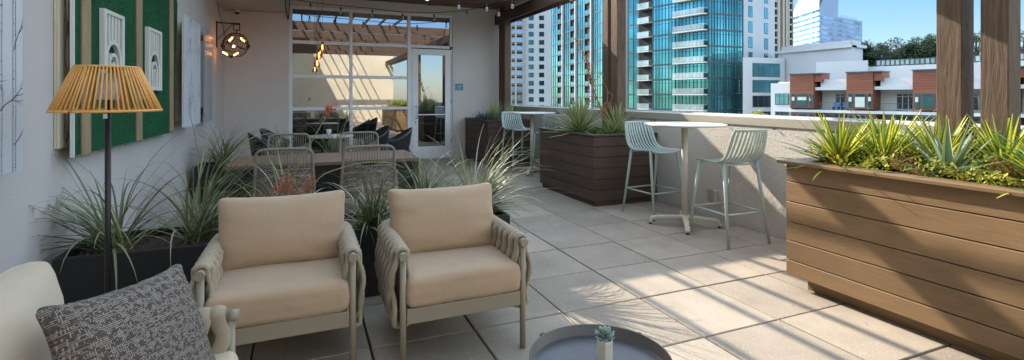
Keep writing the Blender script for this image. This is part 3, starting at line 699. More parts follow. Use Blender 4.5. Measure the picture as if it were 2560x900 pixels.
# ---------------------------------------------------------------- floor lamp
fl = thing('floor_lamp', 'tall floor lamp with a cone shade of honey coloured rattan rods', 'floor lamp', (-.91, 3.1, 0))
b = MB(); b.lathe([(.001,.002),(.14,.002),(.14,.018),(.135,.024),(.02,.026),(.016,.03)], n=32); b.build('base', M['blackmetal'], fl)
b = MB(); b.tube([(0,0,.024),(0,0,1.36)], .013, 14); b.build('pole', M['bronze'], fl)
b = MB(); b.lathe([(.05,1.565),(.128,1.565),(.128,1.557),(.05,1.557)], n=32)
for k in range(4): b.box(-.128, .128, -.006, .006, 1.556, 1.562) if k == 0 else None
b.tube([(0,0,1.36),(0,0,1.556)], .008, 8)
b.build('shade_top', M['blackmetal'], fl)
b = MB(); b.lathe([(.001,1.53),(.045,1.53),(.05,1.40),(.045,1.40),(.04,1.52)], n=20); b.build('light_diffuser', mat('milky_diffuser', (.7,.68,.66), .3), fl)
b = MB(); z0, z1, r0, r1 = 1.345, 1.562, .222, .130
for seg in range(3):
    a0 = 2*pi*seg/3 - 1.95 + .03; a1 = a0 + 2*pi/3 - .06; n = 21
    ring0 = [(r0*cos(a0+(a1-a0)*i/20), r0*sin(a0+(a1-a0)*i/20), z0) for i in range(21)]
    ring1 = [(r1*cos(a0+(a1-a0)*i/20), r1*sin(a0+(a1-a0)*i/20), z1) for i in range(21)]
    b.tube(ring0, .0068, 7); b.tube(ring1, .0055, 7)
    for i in range(n):
        q = a0+(a1-a0)*(i+.0)/(n-1); j = q+random.uniform(-.022,.022)
        b.tube([(r0*cos(j),r0*sin(j),z0),((r0+r1)/2*cos((q+j)/2),(r0+r1)/2*sin((q+j)/2),(z0+z1)/2),(r1*cos(q),r1*sin(q),z1)], .0047, 6)
b.build('rattan_shade', M['rattan'], fl)
b = MB(); b.box(-.0155,.002,-.0142,-.0128,1.305,1.33); b.build('care_label', M['whitepaint'], fl)

# ---------------------------------------------------------------- armchairs
def gridcube(n):
    t = []
    for i in range(n+1):
        u = -1+2*i/n; t.append(math.copysign(1-(1-abs(u))**1.7, u))
    key = {}; vs = []; fs = []
    def vid(p):
        k = tuple(round(q, 5) for q in p)
        if k not in key: key[k] = len(vs); vs.append(p)
        return key[k]
    for ax in range(3):
        for s in (-1, 1):
            for i in range(n):
                for j in range(n):
                    q = []
                    for a, c in ((i,j),(i+1,j),(i+1,j+1),(i,j+1)):
                        p = [0,0,0]; p[ax] = s; p[(ax+1)%3] = t[a]; p[(ax+2)%3] = t[c]; q.append(vid(tuple(p)))
                    fs.append(tuple(q) if s > 0 else tuple(q[::-1]))
    return vs, fs
GC = gridcube(26)
def cushion(W, D_, H, r, bulge, seed, wr=.004, ears=.0, T=None, knife=0.0, seam=False):
    hx, hy, hz = W/2, D_/2, H/2; out = []
    def df(P_):
        P_ = P_.copy(); u, v = P_.x/hx, P_.y/hy
        f = max(0, (1-u*u))*max(0, (1-v*v))
        z = P_.z
        if ears:
            for cu, cv, aw in ((.12,.95,.045),(.2,.95,.03),(-.92,.3,.12),(.93,-.25,.10),(-.55,-.95,.05)):
                if abs(cv) > .9: g_ = math.exp(-((u-cu)/aw)**2)*max(0, v*math.copysign(1,cv)-.45)**1.2
                else: g_ = math.exp(-((v-cv+.5*(u-cu))/aw)**2)*max(0, u*math.copysign(1,cu)-.4)**1.2
                z -= math.copysign(.022*g_, z)
        if knife:
            k = (1-knife) + knife*(max(0,(1-abs(u)**2.4))*max(0,(1-abs(v)**2.4)))**.42
            z *= k
        z += math.copysign(bulge*f, z)*min(1, abs(P_.z)/(hz*.6))
        if ears:
            e = (abs(u)**8)*(abs(v)**8); P_.x += math.copysign(ears*e, u); P_.y += math.copysign(ears*e, v)
            P_.x -= u*ears*.6*(1-v*v)**1 * abs(u)**3 ; P_.y -= v*ears*.6*(1-u*u) * abs(v)**3
        q = Vector((P_.x*3.2, P_.y*3.2, seed*7.3))
        z += wr*1.2*noise.noise(q)*(1 if z > 0 else .5) + wr*.5*noise.noise(Vector((P_.x*9, P_.y*16, seed*2.1)))
        edge = max(abs(u), abs(v)); cr = noise.noise(Vector((atan2(v, u)*6.5, seed*3.1, 0)))
        z += math.copysign(wr*1.6*cr*max(0, edge-.45), z)
        side = max(0, 1-abs(P_.z)/hz)
        P_.x += math.copysign(.006*side, u)*(abs(u) > .9) + .003*noise.noise(Vector((v*4, z*20, seed)))*(abs(u)>.9)
        P_.y += math.copysign(.006*side, v)*(abs(v) > .9) + .003*noise.noise(Vector((u*6, z*20, seed+9)))*(abs(v)>.9)
        return Vector((P_.x, P_.y, z))
    for p in GC[0]:
        P_ = Vector((p[0]*hx, p[1]*hy, p[2]*hz))
        inn = Vector((max(-hx+r, min(hx-r, P_.x)), max(-hy+r, min(hy-r, P_.y)), max(-hz+r, min(hz-r, P_.z))))
        d = P_-inn
        if d.length > 1e-7: P_ = inn + d.normalized()*r
        out.append(df(P_))
    b = MB()
    if T: out = [T @ q for q in out]
    b.add(out, GC[1], 0, True)
    if seam:
        for zs_ in (1, -1):
            path = []; rr = r*.72; zz = zs_*(hz-r+r*.70)
            for ci, (sx, sy) in enumerate(((1,1),(-1,1),(-1,-1),(1,-1))):
                for k in range(5): a_ = pi/2*ci+pi/2*k/4; path.append(Vector((sx*(hx-r)+rr*cos(a_), sy*(hy-r)+rr*sin(a_), zz)))
                nx_ = ((-1,1),(-1,-1),(1,-1),(1,1))[ci]; p0_ = path[-1]; a_ = pi/2*(ci+1); p1_ = Vector((nx_[0]*(hx-r)+rr*cos(a_), nx_[1]*(hy-r)+rr*sin(a_), zz))
                for k in range(1, 14): path.append(p0_.lerp(p1_, k/14))
            path = [df(q) for q in path]
            if T: path = [T @ q for q in path]
            b.tube(path, .0042, 6, closed=True)
    return b
AW, AD = .335, .70
def upath():
    """plan of the arm rail: left front, back, right front, with rounded rear corners"""
    r = .13; pts = []
    for i in range(12): pts.append(Vector((-AW, (AD-r)*i/12, 0)))
    for i in range(9): a = pi-(pi/2)*i/8; pts.append(Vector((-AW+r+r*cos(a), AD-r+r*sin(a), 0)))
    for i in range(1, 10): pts.append(Vector((-AW+r+(2*AW-2*r)*i/10, AD, 0)))
    for i in range(9): a = pi/2-(pi/2)*i/8; pts.append(Vector((AW-r+r*cos(a), AD-r+r*sin(a), 0)))
    for i in range(11, -1, -1): pts.append(Vector((AW, (AD-r)*i/12, 0)))
    return pts
UP = upath(); UL = [0]
for i in range(1, len(UP)): UL.append(UL[-1]+(UP[i]-UP[i-1]).length)
def uat(s):
    s = max(0, min(UL[-1]-1e-6, s)); i = 0
    while UL[i+1] < s: i += 1
    f = (s-UL[i])/(UL[i+1]-UL[i]); p = UP[i].lerp(UP[i+1], f); t = (UP[i+1]-UP[i]).normalized()
    return p, t, Vector((-t.y, t.x, 0))
def armchair(label, loc, rz, cush='cush', seed=1, tilt=-14, th=.17, ct=.815, cy=.475):
    t = thing('armchair', label, 'armchair', loc, rz)
    m = M['taupe']; tr = .0165
    rail = [Vector((-AW,-.018,.597))]+[p+Vector((0,0,.597)) for p in UP]+[Vector((AW,-.018,.597))]
    b = MB(); b.tube(rail, tr, 12); b.build('arm_rail', m, t)
    for sx in (-1, 1): b = MB(); b.tube([(sx*AW,-.026,.597),(sx*AW,.012,.597)], .0215, 16); b.build('rail_cap', m, t)
    for sx in (-1, 1):
        b = MB(); b.tube([(sx*AW,.004,.001),(sx*AW,.004,.585)], .0165, 14); b.build('leg', m, t)
        b = MB(); b.tube([(sx*(AW-.05),AD-.03,.001),(sx*(AW-.05),AD-.03,.575)], .0165, 14); b.build('leg', m, t)
    b = MB(); b.box(-AW+.0175, AW-.0175, -.008, .026, .245, .325); b.box(-AW+.04, AW-.04, AD-.055, AD-.02, .25, .32)
    for sx in (-1,1): b.box(sx*(AW-.0175), sx*(AW-.05), .027, AD-.056, .25, .32)
    b.box(-AW+.0515, AW-.0515, .027, AD-.056, .27, .30)
    b.build('seat_frame', m, t, bevel=.005)
    # padded straps woven over the rail
    b = MB(); N_ = 45; s0, s1 = .045, UL[-1]-.045; pitch = (s1-s0)/(N_-1); z_lo = .235
    for i in range(N_):
        sc = s0+pitch*i; sg = 1 if i % 2 else -1; loop = []
        K = 14
        for side in (1, -1):
            for k in range(K+1):
                f = k/K; f2 = f if side == 1 else 1-f
                z = z_lo+(.597-z_lo)*f2
                ph = 2*pi*(.597-z)/.24
                sway = sg*side*.021*sin(ph)*min(1, (.60-z)/.05)
                off = side*(.029+.009*sg*cos(ph)) + (.020*sin(pi*(.597-z)/.362) if side == 1 else 0)
                loop.append((sc+sway, off, z))
            if side == 1:
                for a in (30, 60, 90, 120, 150): loop.append((sc, .030*cos(radians(a)), .597+.030*sin(radians(a))))
        for a in (210, 270, 330): loop.append((sc, .02*cos(radians(a)), z_lo+.012*sin(radians(a))))
        L = len(loop); P_ = []; Tn = []
        for s, o, z in loop:
            p, tt, nn = uat(s); P_.append(p+nn*o+Vector((0,0,z))); Tn.append(tt)
        vs = []
        for k in range(L):
            d = (P_[(k+1) % L]-P_[k-1]).normalized(); u = Tn[k]-d*Tn[k].dot(d)
            u = u.normalized() if u.length > .1 else Tn[k]; v = d.cross(u)
            for q in range(8):
                a = 2*pi*q/8; vs.append(P_[k]+u*(.027*cos(a))+v*(.0135*sin(a)))
        b.add(vs, [(k*8+q, k*8+(q+1)%8, ((k+1)%L)*8+(q+1)%8, ((k+1)%L)*8+q) for k in range(L) for q in range(8)], 0, True)
    b.build('strap_weave', M['strap'], t)
    Tm = Matrix.Translation((0, .29, .405))
    b = cushion(.63, .63, .155, .035, .018, seed, .008, 0, Tm); b.build('seat_cushion', M[cush], t)
    Tm = Matrix.Translation((0, cy, ct-.165)) @ Matrix.Rotation(radians(tilt), 4, 'X') @ Matrix.Rotation(radians(90), 4, 'X')
    b = cushion(.66, .395, th+.02, .045, .045, seed+3, .014, .016, Tm, .5); b.build('back_cushion', M[cush], t)
    b = MB(); b.box(-.02,.02,.345,.3455,.478,.492); b.build('care_label', M['whitepaint'], t) if seed == 2 else None
    return t
armchair('tan cushioned rope armchair facing forward, directly before the long black planter and nearer the wall', (-.105, 2.668, 0), 0, 'cush', 1)
armchair('tan cushioned rope armchair next to the open floor, the round tray table in front', (.803, 2.575, 0), 0, 'cush', 2)
armchair('cream cushioned rope armchair turned sideways, cut by the photo corner, tweed pillow on it', (-.25, 1.795, 0), radians(90), 'cush2', 4, -4, .19, .835, .565)
# tweed pillow
def tweed():
    m, t, b = mk('charcoal_tweed'); tc = N(t, 'ShaderNodeTexCoord'); sp = N(t, 'ShaderNodeSeparateXYZ'); t.links.new(tc.outputs['Object'], sp.inputs[0])
    def line(axis, freq, nscale, th, seed):
        # threads across one axis, broken up along the other
        mul = N(t, 'ShaderNodeMath', operation='MULTIPLY'); mul.inputs[1].default_value = freq; t.links.new(sp.outputs[axis], mul.inputs[0])
        fr = N(t, 'ShaderNodeMath', operation='FRACT'); t.links.new(mul.outputs[0], fr.inputs[0])
        pp = N(t, 'ShaderNodeMath', operation='PINGPONG'); pp.inputs[1].default_value = .5; t.links.new(fr.outputs[0], pp.inputs[0])
        flo = N(t, 'ShaderNodeMath', operation='FLOOR'); t.links.new(mul.outputs[0], flo.inputs[0])
        mu2 = N(t, 'ShaderNodeMath', operation='MULTIPLY'); mu2.inputs[1].default_value = nscale; t.links.new(sp.outputs[1-axis], mu2.inputs[0])
        cb_ = N(t, 'ShaderNodeCombineXYZ'); t.links.new(flo.outputs[0], cb_.inputs[0]); t.links.new(mu2.outputs[0], cb_.inputs[1]); cb_.inputs[2].default_value = seed
        nz = N(t, 'ShaderNodeTexNoise', i_Scale=1.0, i_Detail=2.0); t.links.new(cb_.outputs[0], nz.inputs['Vector'])
        gt = N(t, 'ShaderNodeMath', operation='GREATER_THAN'); gt.inputs[1].default_value = th; pl_ = N(t, 'ShaderNodeMath', operation='MULTIPLY'); pl_.inputs[1].default_value = 200.0; t.links.new(sp.outputs[axis], pl_.inputs[0])
        sn_ = N(t, 'ShaderNodeMath', operation='SINE'); t.links.new(pl_.outputs[0], sn_.inputs[0])
        ma_ = N(t, 'ShaderNodeMath', operation='MULTIPLY_ADD'); ma_.inputs[1].default_value = .05; t.links.new(sn_.outputs[0], ma_.inputs[0]); t.links.new(nz.outputs[0], ma_.inputs[2]); t.links.new(ma_.outputs[0], gt.inputs[0])
        g2 = N(t, 'ShaderNodeMath', operation='GREATER_THAN'); g2.inputs[1].default_value = .30; t.links.new(pp.outputs[0], g2.inputs[0])
        o = N(t, 'ShaderNodeMath', operation='MULTIPLY'); t.links.new(gt.outputs[0], o.inputs[0]); t.links.new(g2.outputs[0], o.inputs[1]); return o
    a = line(0, 210, 62, .53, 1.0); c = line(1, 190, 40, .50, 5.0)
    mx = N(t, 'ShaderNodeMath', operation='MAXIMUM'); t.links.new(a.outputs[0], mx.inputs[0]); t.links.new(c.outputs[0], mx.inputs[1])
    n = N(t, 'ShaderNodeTexNoise', i_Scale=260.0); t.links.new(tc.outputs['Object'], n.inputs['Vector'])
    cr = N(t, 'ShaderNodeValToRGB'); cr.color_ramp.elements[0].position = .35; cr.color_ramp.elements[0].color = (.046,.036,.031,1); cr.color_ramp.elements[1].position = .68; cr.color_ramp.elements[1].color = (.12,.098,.086,1)
    t.links.new(n.outputs[0], cr.inputs[0])
    mix = N(t, 'ShaderNodeMix', data_type='RGBA'); mix.inputs[7].default_value = (.34,.28,.22,1); t.links.new(mx.outputs[0], mix.inputs[0]); t.links.new(cr.outputs[0], mix.inputs[6])
    t.links.new(mix.outputs[2], b.inputs['Base Color']); b.inputs['Roughness'].default_value = .95
    bp = N(t, 'ShaderNodeBump', i_Strength=.8, i_Distance=.002); t.links.new(mx.outputs[0], bp.inputs['Height']); t.links.new(bp.outputs[0], b.inputs['Normal'])
    return m
A, B, C = Vector((-.64,1.61,.832)), Vector((-.44,1.965,.800)), Vector((-.238,1.985,.42))
u = (B-A); v = (C-B); ctr = A+u/2+v/2; W_, H_ = u.length, v.length; ux = u.normalized(); nz = ux.cross(-v).normalized(); vy = nz.cross(ux)
R_ = Matrix((ux, vy, nz)).transposed()
pl = thing('throw_pillow', 'charcoal and white tweed pillow leaning on the cream armchair', 'pillow', tuple(ctr)); pl.rotation_euler = R_.to_euler()
b = cushion(W_+.045, H_+.04, .17, .028, .01, 11, .006, .022, None, .93); b.build('pillow_cover', tweed(), pl)
b = MB(); b.box(W_/2-.02, W_/2+.02, H_/2-.085, H_/2-.045, -.001, .001); b.build('care_label', M['whitepaint'], pl)

# ---------------------------------------------------------------- round tray table
ct = thing('tray_table', 'low round black metal tray table with a raised rim, cut by the photo edge', 'coffee table', (1.014, 1.587, 0))
b = MB(); b.lathe([(.001,.405),(.245,.405),(.252,.408)], n=64); b.build('tray', M['dark_top'], ct)
b = MB(); b.lathe([(.252,.4075),(.2575,.408),(.2575,.452),(.262,.453),(.2635,.450),(.2635,.40),(.255,.396),(.001,.398)], n=64); b.build('rim', M['traymetal'], ct)
for px, py in ((1357,836),(1592,838)):
    p = at_z(px, py, .44); d = Vector((p.x-1.014, p.y-1.587, 0)).normalized()*.279
    b = MB(); b.tube([(d.x*1.25,d.y*1.25,.001),(d.x,d.y,.43),(d.x,d.y,.442)], .0135, 14); b.build('leg', M['bronze'], ct)
b = MB(); d = Vector((-.1,-.26,0)); b.tube([(d.x*1.25,d.y*1.25,.001),(d.x,d.y,.43),(d.x,d.y,.442)], .0135, 14); b.build('leg', M['bronze'], ct)
p = at_z(1505, 893, .41)
sp_ = thing('potted_succulent', 'small grey green succulent in a faceted cream pot on the tray table', 'succulent', (p.x, p.y-.02, .407))
b = MB(); b.lathe([(.001,.0),(.030,.0),(.033,.004),(.033,.078),(.031,.082),(.027,.082),(.026,.070),(.001,.070)], n=6, smooth=False); b.build('pot', M['ceramic'], sp_, bevel=.002)
b = MB()
for ringk, (nn, ln, el, wd) in enumerate(((6,.034,8,.0125),(6,.034,28,.0125),(5,.027,50,.0105),(4,.018,70,.007))):
    for k in range(nn):
        a = 2*pi*k/nn+ringk*.5; e = radians(el); d = Vector((cos(a)*cos(e), sin(a)*cos(e), sin(e))); s_ = Vector((-sin(a),cos(a),0)); up = s_.cross(d)*-1
        vs = []
        prof = [(0,.35),(.3,.8),(.6,1),(.85,.8),(1,.1)]
        base = Vector((0,0,.083+.004*ringk))
        for f, ww in prof:
            c_ = base+d*(ln*f*1.25)+Vector((0,0,.010*f*f))
            vs += [c_-s_*wd*ww, c_-up*.003*ww, c_+s_*wd*ww, c_+up*.0035*ww]
        b.add(vs, [(i*4+j, i*4+(j+1)%4, (i+1)*4+(j+1)%4, (i+1)*4+j) for i in range(4) for j in range(4)]+[(16,17,18,19)], 1 if ringk == 3 else 0, True)
b.build('rosette', [mat('succulent_leaf', (.24,.34,.31), .6, .15, 40), mat('succulent_heart', (.38,.42,.16), .6, .1, 40)], sp_)

# ---------------------------------------------------------------- bar tables and stools
def bar_table(label, loc, top, group=None):
    t = thing('bar_table', label, 'bar table', loc, radians(8), group)
    b = MB(); b.lathe([(.001,1.095),(.42,1.095),(.432,1.099),(.436,1.106),(.434,1.113),(.428,1.116),(.001,1.116)], n=64); b.build('tabletop', M[top], t)
    b = MB(); b.tube([(0,0,.085),(0,0,1.092)], .034, 20); b.lathe([(.035,.075),(.05,.08),(.05,.118),(.035,.124)], n=20)
    b.lathe([(.029,1.07),(.09,1.086),(.09,1.0945)], n=20); b.build('column', M['greige'], t)
    b = MB()
    for k in range(4):
        a = radians(45+90*k); d = Vector((cos(a), sin(a), 0)); s_ = Vector((-sin(a), cos(a), 0))
        path = [(.0,.088,.030),(.12,.082,.028),(.28,.072,.026),(.335,.058,.026),(.362,.012,.024)]
        vs = []
        for r, z, w2 in path:
            c_ = d*r+Vector((0,0,z)); vs += [c_-s_*w2, c_+s_*w2, c_+s_*w2+Vector((0,0,.026))+d*.014, c_-s_*w2+Vector((0,0,.026))+d*.014]
        b.add(vs, [(i*4+j, i*4+(j+1)%4, (i+1)*4+(j+1)%4, (i+1)*4+j) for i in range(4) for j in range(4)]+[(3,2,1,0),(16,17,18,19)])
    b.build('base_foot', M['greige'], t, bevel=.004)
    b = MB()
    for k in range(4):
        a = radians(45+90*k); b.lathe([(.016,.0),(.018,.012)], (.36*cos(a), .36*sin(a), .001), 10)
    b.build('glide', M['blackmetal'], t)
    return t
bar_table('round pale bar table between two sage stools at the sunlit parapet', (3.84, 4.32, 0), 'tabletop')
bar_table('round pale bar table in the shade behind the square dark planter', (3.87, 8.35, 0), 'tabletop')
def stool(label, loc, rz, group=None):
    """faces +Y at rz=0: backrest at -Y"""
    t = thing('bar_stool', label, 'bar stool', loc, rz, group); m = M['sage']
    prof = [(-.30,1.105),(-.285,1.05),(-.262,.97),(-.240,.90),(-.215,.845),(-.175,.805),(-.12,.785),(-.03,.780),(.06,.783),(.14,.788),(.19,.786),(.213,.772)]
    halfw = [.195,.212,.222,.228,.232,.234,.232,.226,.219,.212,.204,.196]
    def P_(u, i):  # u -1..1 across
        y, z = prof[i]; w_ = halfw[i]; back = max(0, min(1, (z-.80)/.2)); dish = (1-u*u)
        return Vector((u*w_, y-.045*back*dish+.0, z-.022*dish*(1-back)))
    NP = len(prof)
    def strip(b, u0, u1, i0, i1, th=.010):
        vs = []
        for i in range(i0, i1+1):
            a, c = P_(u0, i), P_(u1, i); j = min(i+1, NP-1); k = max(i-1, 0)
            tg = (P_((u0+u1)/2, j)-P_((u0+u1)/2, k)).normalized(); sd_ = (c-a).normalized(); nn = sd_.cross(tg).normalized()*th/2
            vs += [a-nn, c-nn, c+nn, a+nn]
        n = i1-i0+1
        b.add(vs, [(i*4+j, i*4+(j+1)%4, (i+1)*4+(j+1)%4, (i+1)*4+j) for i in range(n-1) for j in range(4)]+[(3,2,1,0),((n-1)*4,(n-1)*4+1,(n-1)*4+2,(n-1)*4+3)])
    b = MB(); strip(b, -1, -.859, 0, NP-1, .014); strip(b, .859, 1, 0, NP-1, .014)
    K = 12
    for k in range(K): strip(b, -.86+1.72*k/K, -.86+1.72*(k+1)/K, 0, 0+1, .013) if False else None
    # top and front bands
    for i0, sc_ in ((0, 1), (NP-2, 1)):
        for k in range(K):
            u0, u1 = -.859+1.718*k/K, -.859+1.718*(k+1)/K
            if i0 == 0:
                a0, a1 = P_(u0,0), P_(u1,0); b0, b1 = P_(u0,0).lerp(P_(u0,1),.42), P_(u1,0).lerp(P_(u1,1),.42)
            else: a0, a1 = P_(u0,NP-2), P_(u1,NP-2); b0, b1 = P_(u0,NP-1), P_(u1,NP-1)
            nn = (a1-a0).cross(b0-a0).normalized()*.006
            b.add([a0-nn,a1-nn,b1-nn,b0-nn,a0+nn,a1+nn,b1+nn,b0+nn], [(0,1,2,3),(4,7,6,5),(0,4,5,1),(3,2,6,7)])
    b.build('shell_frame', m, t, bevel=.003)
    b = MB(); ns = 9
    for k in range(ns):
        uc = -.86+1.72*(k+.5)/ns; strip(b, uc-.052, uc+.052, 0, NP-2, .009)
    b.build('shell_slat', m, t)
    legs = {}
    for sx in (-1,1):
        for sy in (-1,1):
            top = Vector((sx*.198, -.17 if sy < 0 else .155, .79)); bot = Vector((sx*.245, -.285 if sy < 0 else .265, .001)); legs[sx,sy] = (top, bot)
            b = MB(); b.tube([bot, bot.lerp(top,.5), top], [.0125,.0155,.017], 12); b.build('leg', m, t)
    b = MB(); f = .40
    def at_leg(k, z): tp, bt = legs[k]; return bt.lerp(tp, (z-bt.z)/(tp.z-bt.z))
    q = [at_leg((-1,-1),.30), at_leg((1,-1),.30), at_leg((1,1),.30), at_leg((-1,1),.30)]
    for i in range(4): b.tube([q[i], q[(i+1)%4]], .0095, 8)
    b.build('footrest', m, t)
    for y_ in (-.15,.14): b = MB(); b.box(-.195,.195,y_-.012,y_+.012,.748,.762); b.build('seat_support', m, t)
    return t
st = stool('sage slatted bar stool between the square dark planter and the sunlit bar table', (3.87, 4.87, 0), pi+radians(4))
copy_tree(st, (3.885, 3.77, 0), radians(-3), 'sage slatted bar stool nearest the large plank planter')
copy_tree(st, (3.86, 8.98, 0), pi+radians(6), 'sage slatted bar stool in front of the far end planter')
copy_tree(st, (3.90, 7.70, 0), radians(-8), 'sage slatted bar stool mostly hidden behind the square dark planter')

# ---------------------------------------------------------------- dining set
dt = thing('dining_table', 'long brown wooden table on flat panel legs behind the planter', 'dining table', (.235, 5.9, 0))
b = MB(); b.box(-.935,.935,-.43,.43,.705,.742); b.build('tabletop', M['woodtop'], dt, bevel=.004)
for sx in (-1,1):
    b = MB(); b.box(sx*.93, sx*.85, -.425, .425, .001, .703); b.build('leg', M['bronze'] if sx < 0 else M['taupe_dark'] if 'taupe_dark' in M else M['bronze'], dt, bevel=.004)
b = MB(); b.box(-.849,.849,-.41,-.38,.62,.703); b.box(-.849,.849,.38,.41,.62,.703); b.build('apron', M['bronze'], dt)
def rope_chair(label, loc, rz):
    t = thing('rope_chair', label, 'dining chair', loc, rz); r_ = .0135
    # faces +Y; back at -Y
    def back(u, z): return Vector((u, -.235-.11*(z-.44)/.49, z))
    b = MB(); pts = [Vector((-.235,-.19,.001)), Vector((-.24,-.215,.44))]
    for z in (.55,.70,.84): pts.append(back(-.262+.06*(z-.44), z))
    for a in (180,150,120,90): pts.append(back(-.175+.065*cos(radians(a)), .865+.065*sin(radians(a))))
    for u in (-.08,.08): pts.append(back(u, .932))
    for a in (90,60,30,0): pts.append(back(.175+.065*cos(radians(a)), .865+.065*sin(radians(a))))
    for z in (.84,.70,.55): pts.append(back(.262-.06*(z-.44), z))
    pts += [Vector((.24,-.215,.44)), Vector((.235,-.19,.001))]
    b.tube(pts, r_, 10); b.build('back_frame', M['rope'], t)
    for sx in (-1,1):
        b = MB(); b.tube([(sx*.235,.23,.001),(sx*.24,.215,.43)], .0125, 10); b.build('leg', M['taupe'], t)
    b = MB(); b.tube([(-.24,-.21,.43),(-.24,.215,.43),(.24,.215,.43),(.24,-.21,.43)], .0125, 8, closed=True); b.build('seat_frame', M['taupe'], t)
    b = MB(); n = 15; c_ = .0042
    for k in range(n):
        u = -.185+.37*k/(n-1); b.tube([back(u,.928), back(u*1.02,.735)], c_, 5)
    b.tube([back(-.238,.735), back(.238,.735)], .006, 6)
    for k in range(22):
        f = k/21; zl = .83-.36*f
        for s in (-1,1):
            q0 = back(s*(.25), zl); q1 = back(-s*.25, .60-.14*f+.02*sin(k)); md = q0.lerp(q1,.5)+Vector((0,.006*s,0)); b.tube([q0, md, q1], c_, 5)
    b.build('cord_weave', M['rope'], t)
    T_ = Matrix.Translation((0,.0,.455)); cu = cushion(.46,.42,.05,.02,.01,loc[0],.003,0,T_); cu.build('seat_pad', M['cush'], t)
    return t
rc = rope_chair('rope back dining chair at the near side of the table, nearer the art wall', (-.165, 5.38, 0), 0)
copy_tree(rc, (.585, 5.34, 0), 0, 'rope back dining chair at the near side of the table, nearer the open floor')
copy_tree(rc, (-.17, 6.60, 0), pi, 'rope back dining chair on the far side of the table, closer to the art wall')
copy_tree(rc, (.68, 6.60, 0), pi, 'rope back dining chair on the far side of the table, closer to the open floor')
def shell_chair(label, loc, rz):
    t = thing('shell_chair', label, 'chair', loc, rz)
    b = MB(); n = 24; rows = 6; vs = []
    for j in range(rows+1):
        for i in range(n+1):
            a = pi*(-.12)+(pi*1.24)*i/n      # opening toward +Y
            bk = max(0, sin(pi*i/n)); top = .64+.22*bk**1.5
            z = .40+(top-.40)*j/rows; r = .24+.075*j/rows
            vs.append(Vector((-r*cos(a)*1.02, -r*sin(a)*.95+.02, z)))
    b.add(vs, [(j*(n+1)+i, j*(n+1)+i+1, (j+1)*(n+1)+i+1, (j+1)*(n+1)+i) for j in range(rows) for i in range(n)], 0, True)
    o = b.build('shell_back', M['blackshell'], t); s_ = o.modifiers.new('solid', 'SOLIDIFY'); s_.thickness = .018
    b = MB(); b.lathe([(.001,.42),(.22,.42),(.245,.44),(.24,.465),(.001,.475)], n=24); b.build('seat', M['blackshell'], t)
    for sx in (-1,1):
        for sy in (-1,1): b = MB(); b.tube([(sx*.23,sy*.22,.001),(sx*.17,sy*.16,.43)], [.010,.014], 8); b.build('leg', M['blackshell'], t)
    return t
def cafe_table(label, loc, mt='tabletop', z=.742):
    t = thing('cafe_table', label, 'table', loc)
    b = MB(); b.lathe([(.001,z-.022),(.37,z-.022),(.378,z-.012),(.374,z),(.001,z)], n=48); b.build('tabletop', M[mt], t)
    b = MB(); b.tube([(0,0,.02),(0,0,z-.023)], .03, 12); b.build('column', M['blackmetal'], t)
    b = MB(); b.lathe([(.001,.001),(.24,.001),(.24,.014),(.04,.03)], n=28); b.build('base', M['blackmetal'], t)
    return t
cafe_table('round pale table with a white cup, before the lower window panes', (.42, 9.05, 0))
sc_ = shell_chair('black shell chair with a winged back, nearer the wooden table and the art wall', (-.52, 8.62, 0), radians(-80))
copy_tree(sc_, (-.42, 9.55, 0), radians(-100), 'black shell chair with a winged back, close to the window frame and the art wall')
copy_tree(sc_, (1.22, 9.6, 0), radians(100), 'black shell chair on the door side of the round table, close to the glass')
copy_tree(sc_, (1.50, 8.9, 0), radians(85), 'black shell chair on the door side of the round table, nearer the wooden table')
def cup(label, x, y, z, h_=.10, r=.035):
    t = thing('cup', label, 'cup', (x, y, z)); b = MB(); b.lathe([(.001,.001),(r*.8,.001),(r,h_),(r*.92,h_),(r*.75,.008),(.001,.008)], n=20); b.build('cup_body', M['whitepaint'], t)
cup('white cup standing on the round table before the window', .38, 8.85, .743, .12, .04)
# inside the room
for (x, y, l) in ((-.1, 12.6, 'round table inside the room behind the left window panes'), (1.7, 13.2, 'round table inside the room behind the middle window panes'), (2.9, 12.5, 'round table inside the room behind the glass door')):
    cafe_table(l, (x, y, 0), 'tabletop')
for i, (x, y, r, l) in enumerate(((-.8,12.6,-90,'dark shell chair inside the room left of the indoor table by the corner'),(.6,12.8,90,'dark shell chair inside the room between the two left indoor tables'),
        (1.1,13.5,-90,'dark shell chair inside the room beside the middle indoor table'),(2.3,12.3,-80,'dark shell chair inside, seen through the door glass on its handle side'),(3.5,12.7,80,'dark shell chair inside, seen through the door glass on its hinge side'))):
    copy_tree(sc_, (x, y, 0), radians(r), l)
b = MB(); b.lathe([(.001,.001),(.05,.003),(.085,.05),(.10,.12),(.085,.19),(.06,.215),(.055,.215),(.05,.20)], (-.1, 12.45, .742), 24)
tag(b.build('terracotta_vase', mat('terracotta', (.42,.17,.08), .7)), 'orange terracotta pot on the indoor table behind the left pane', 'vase')
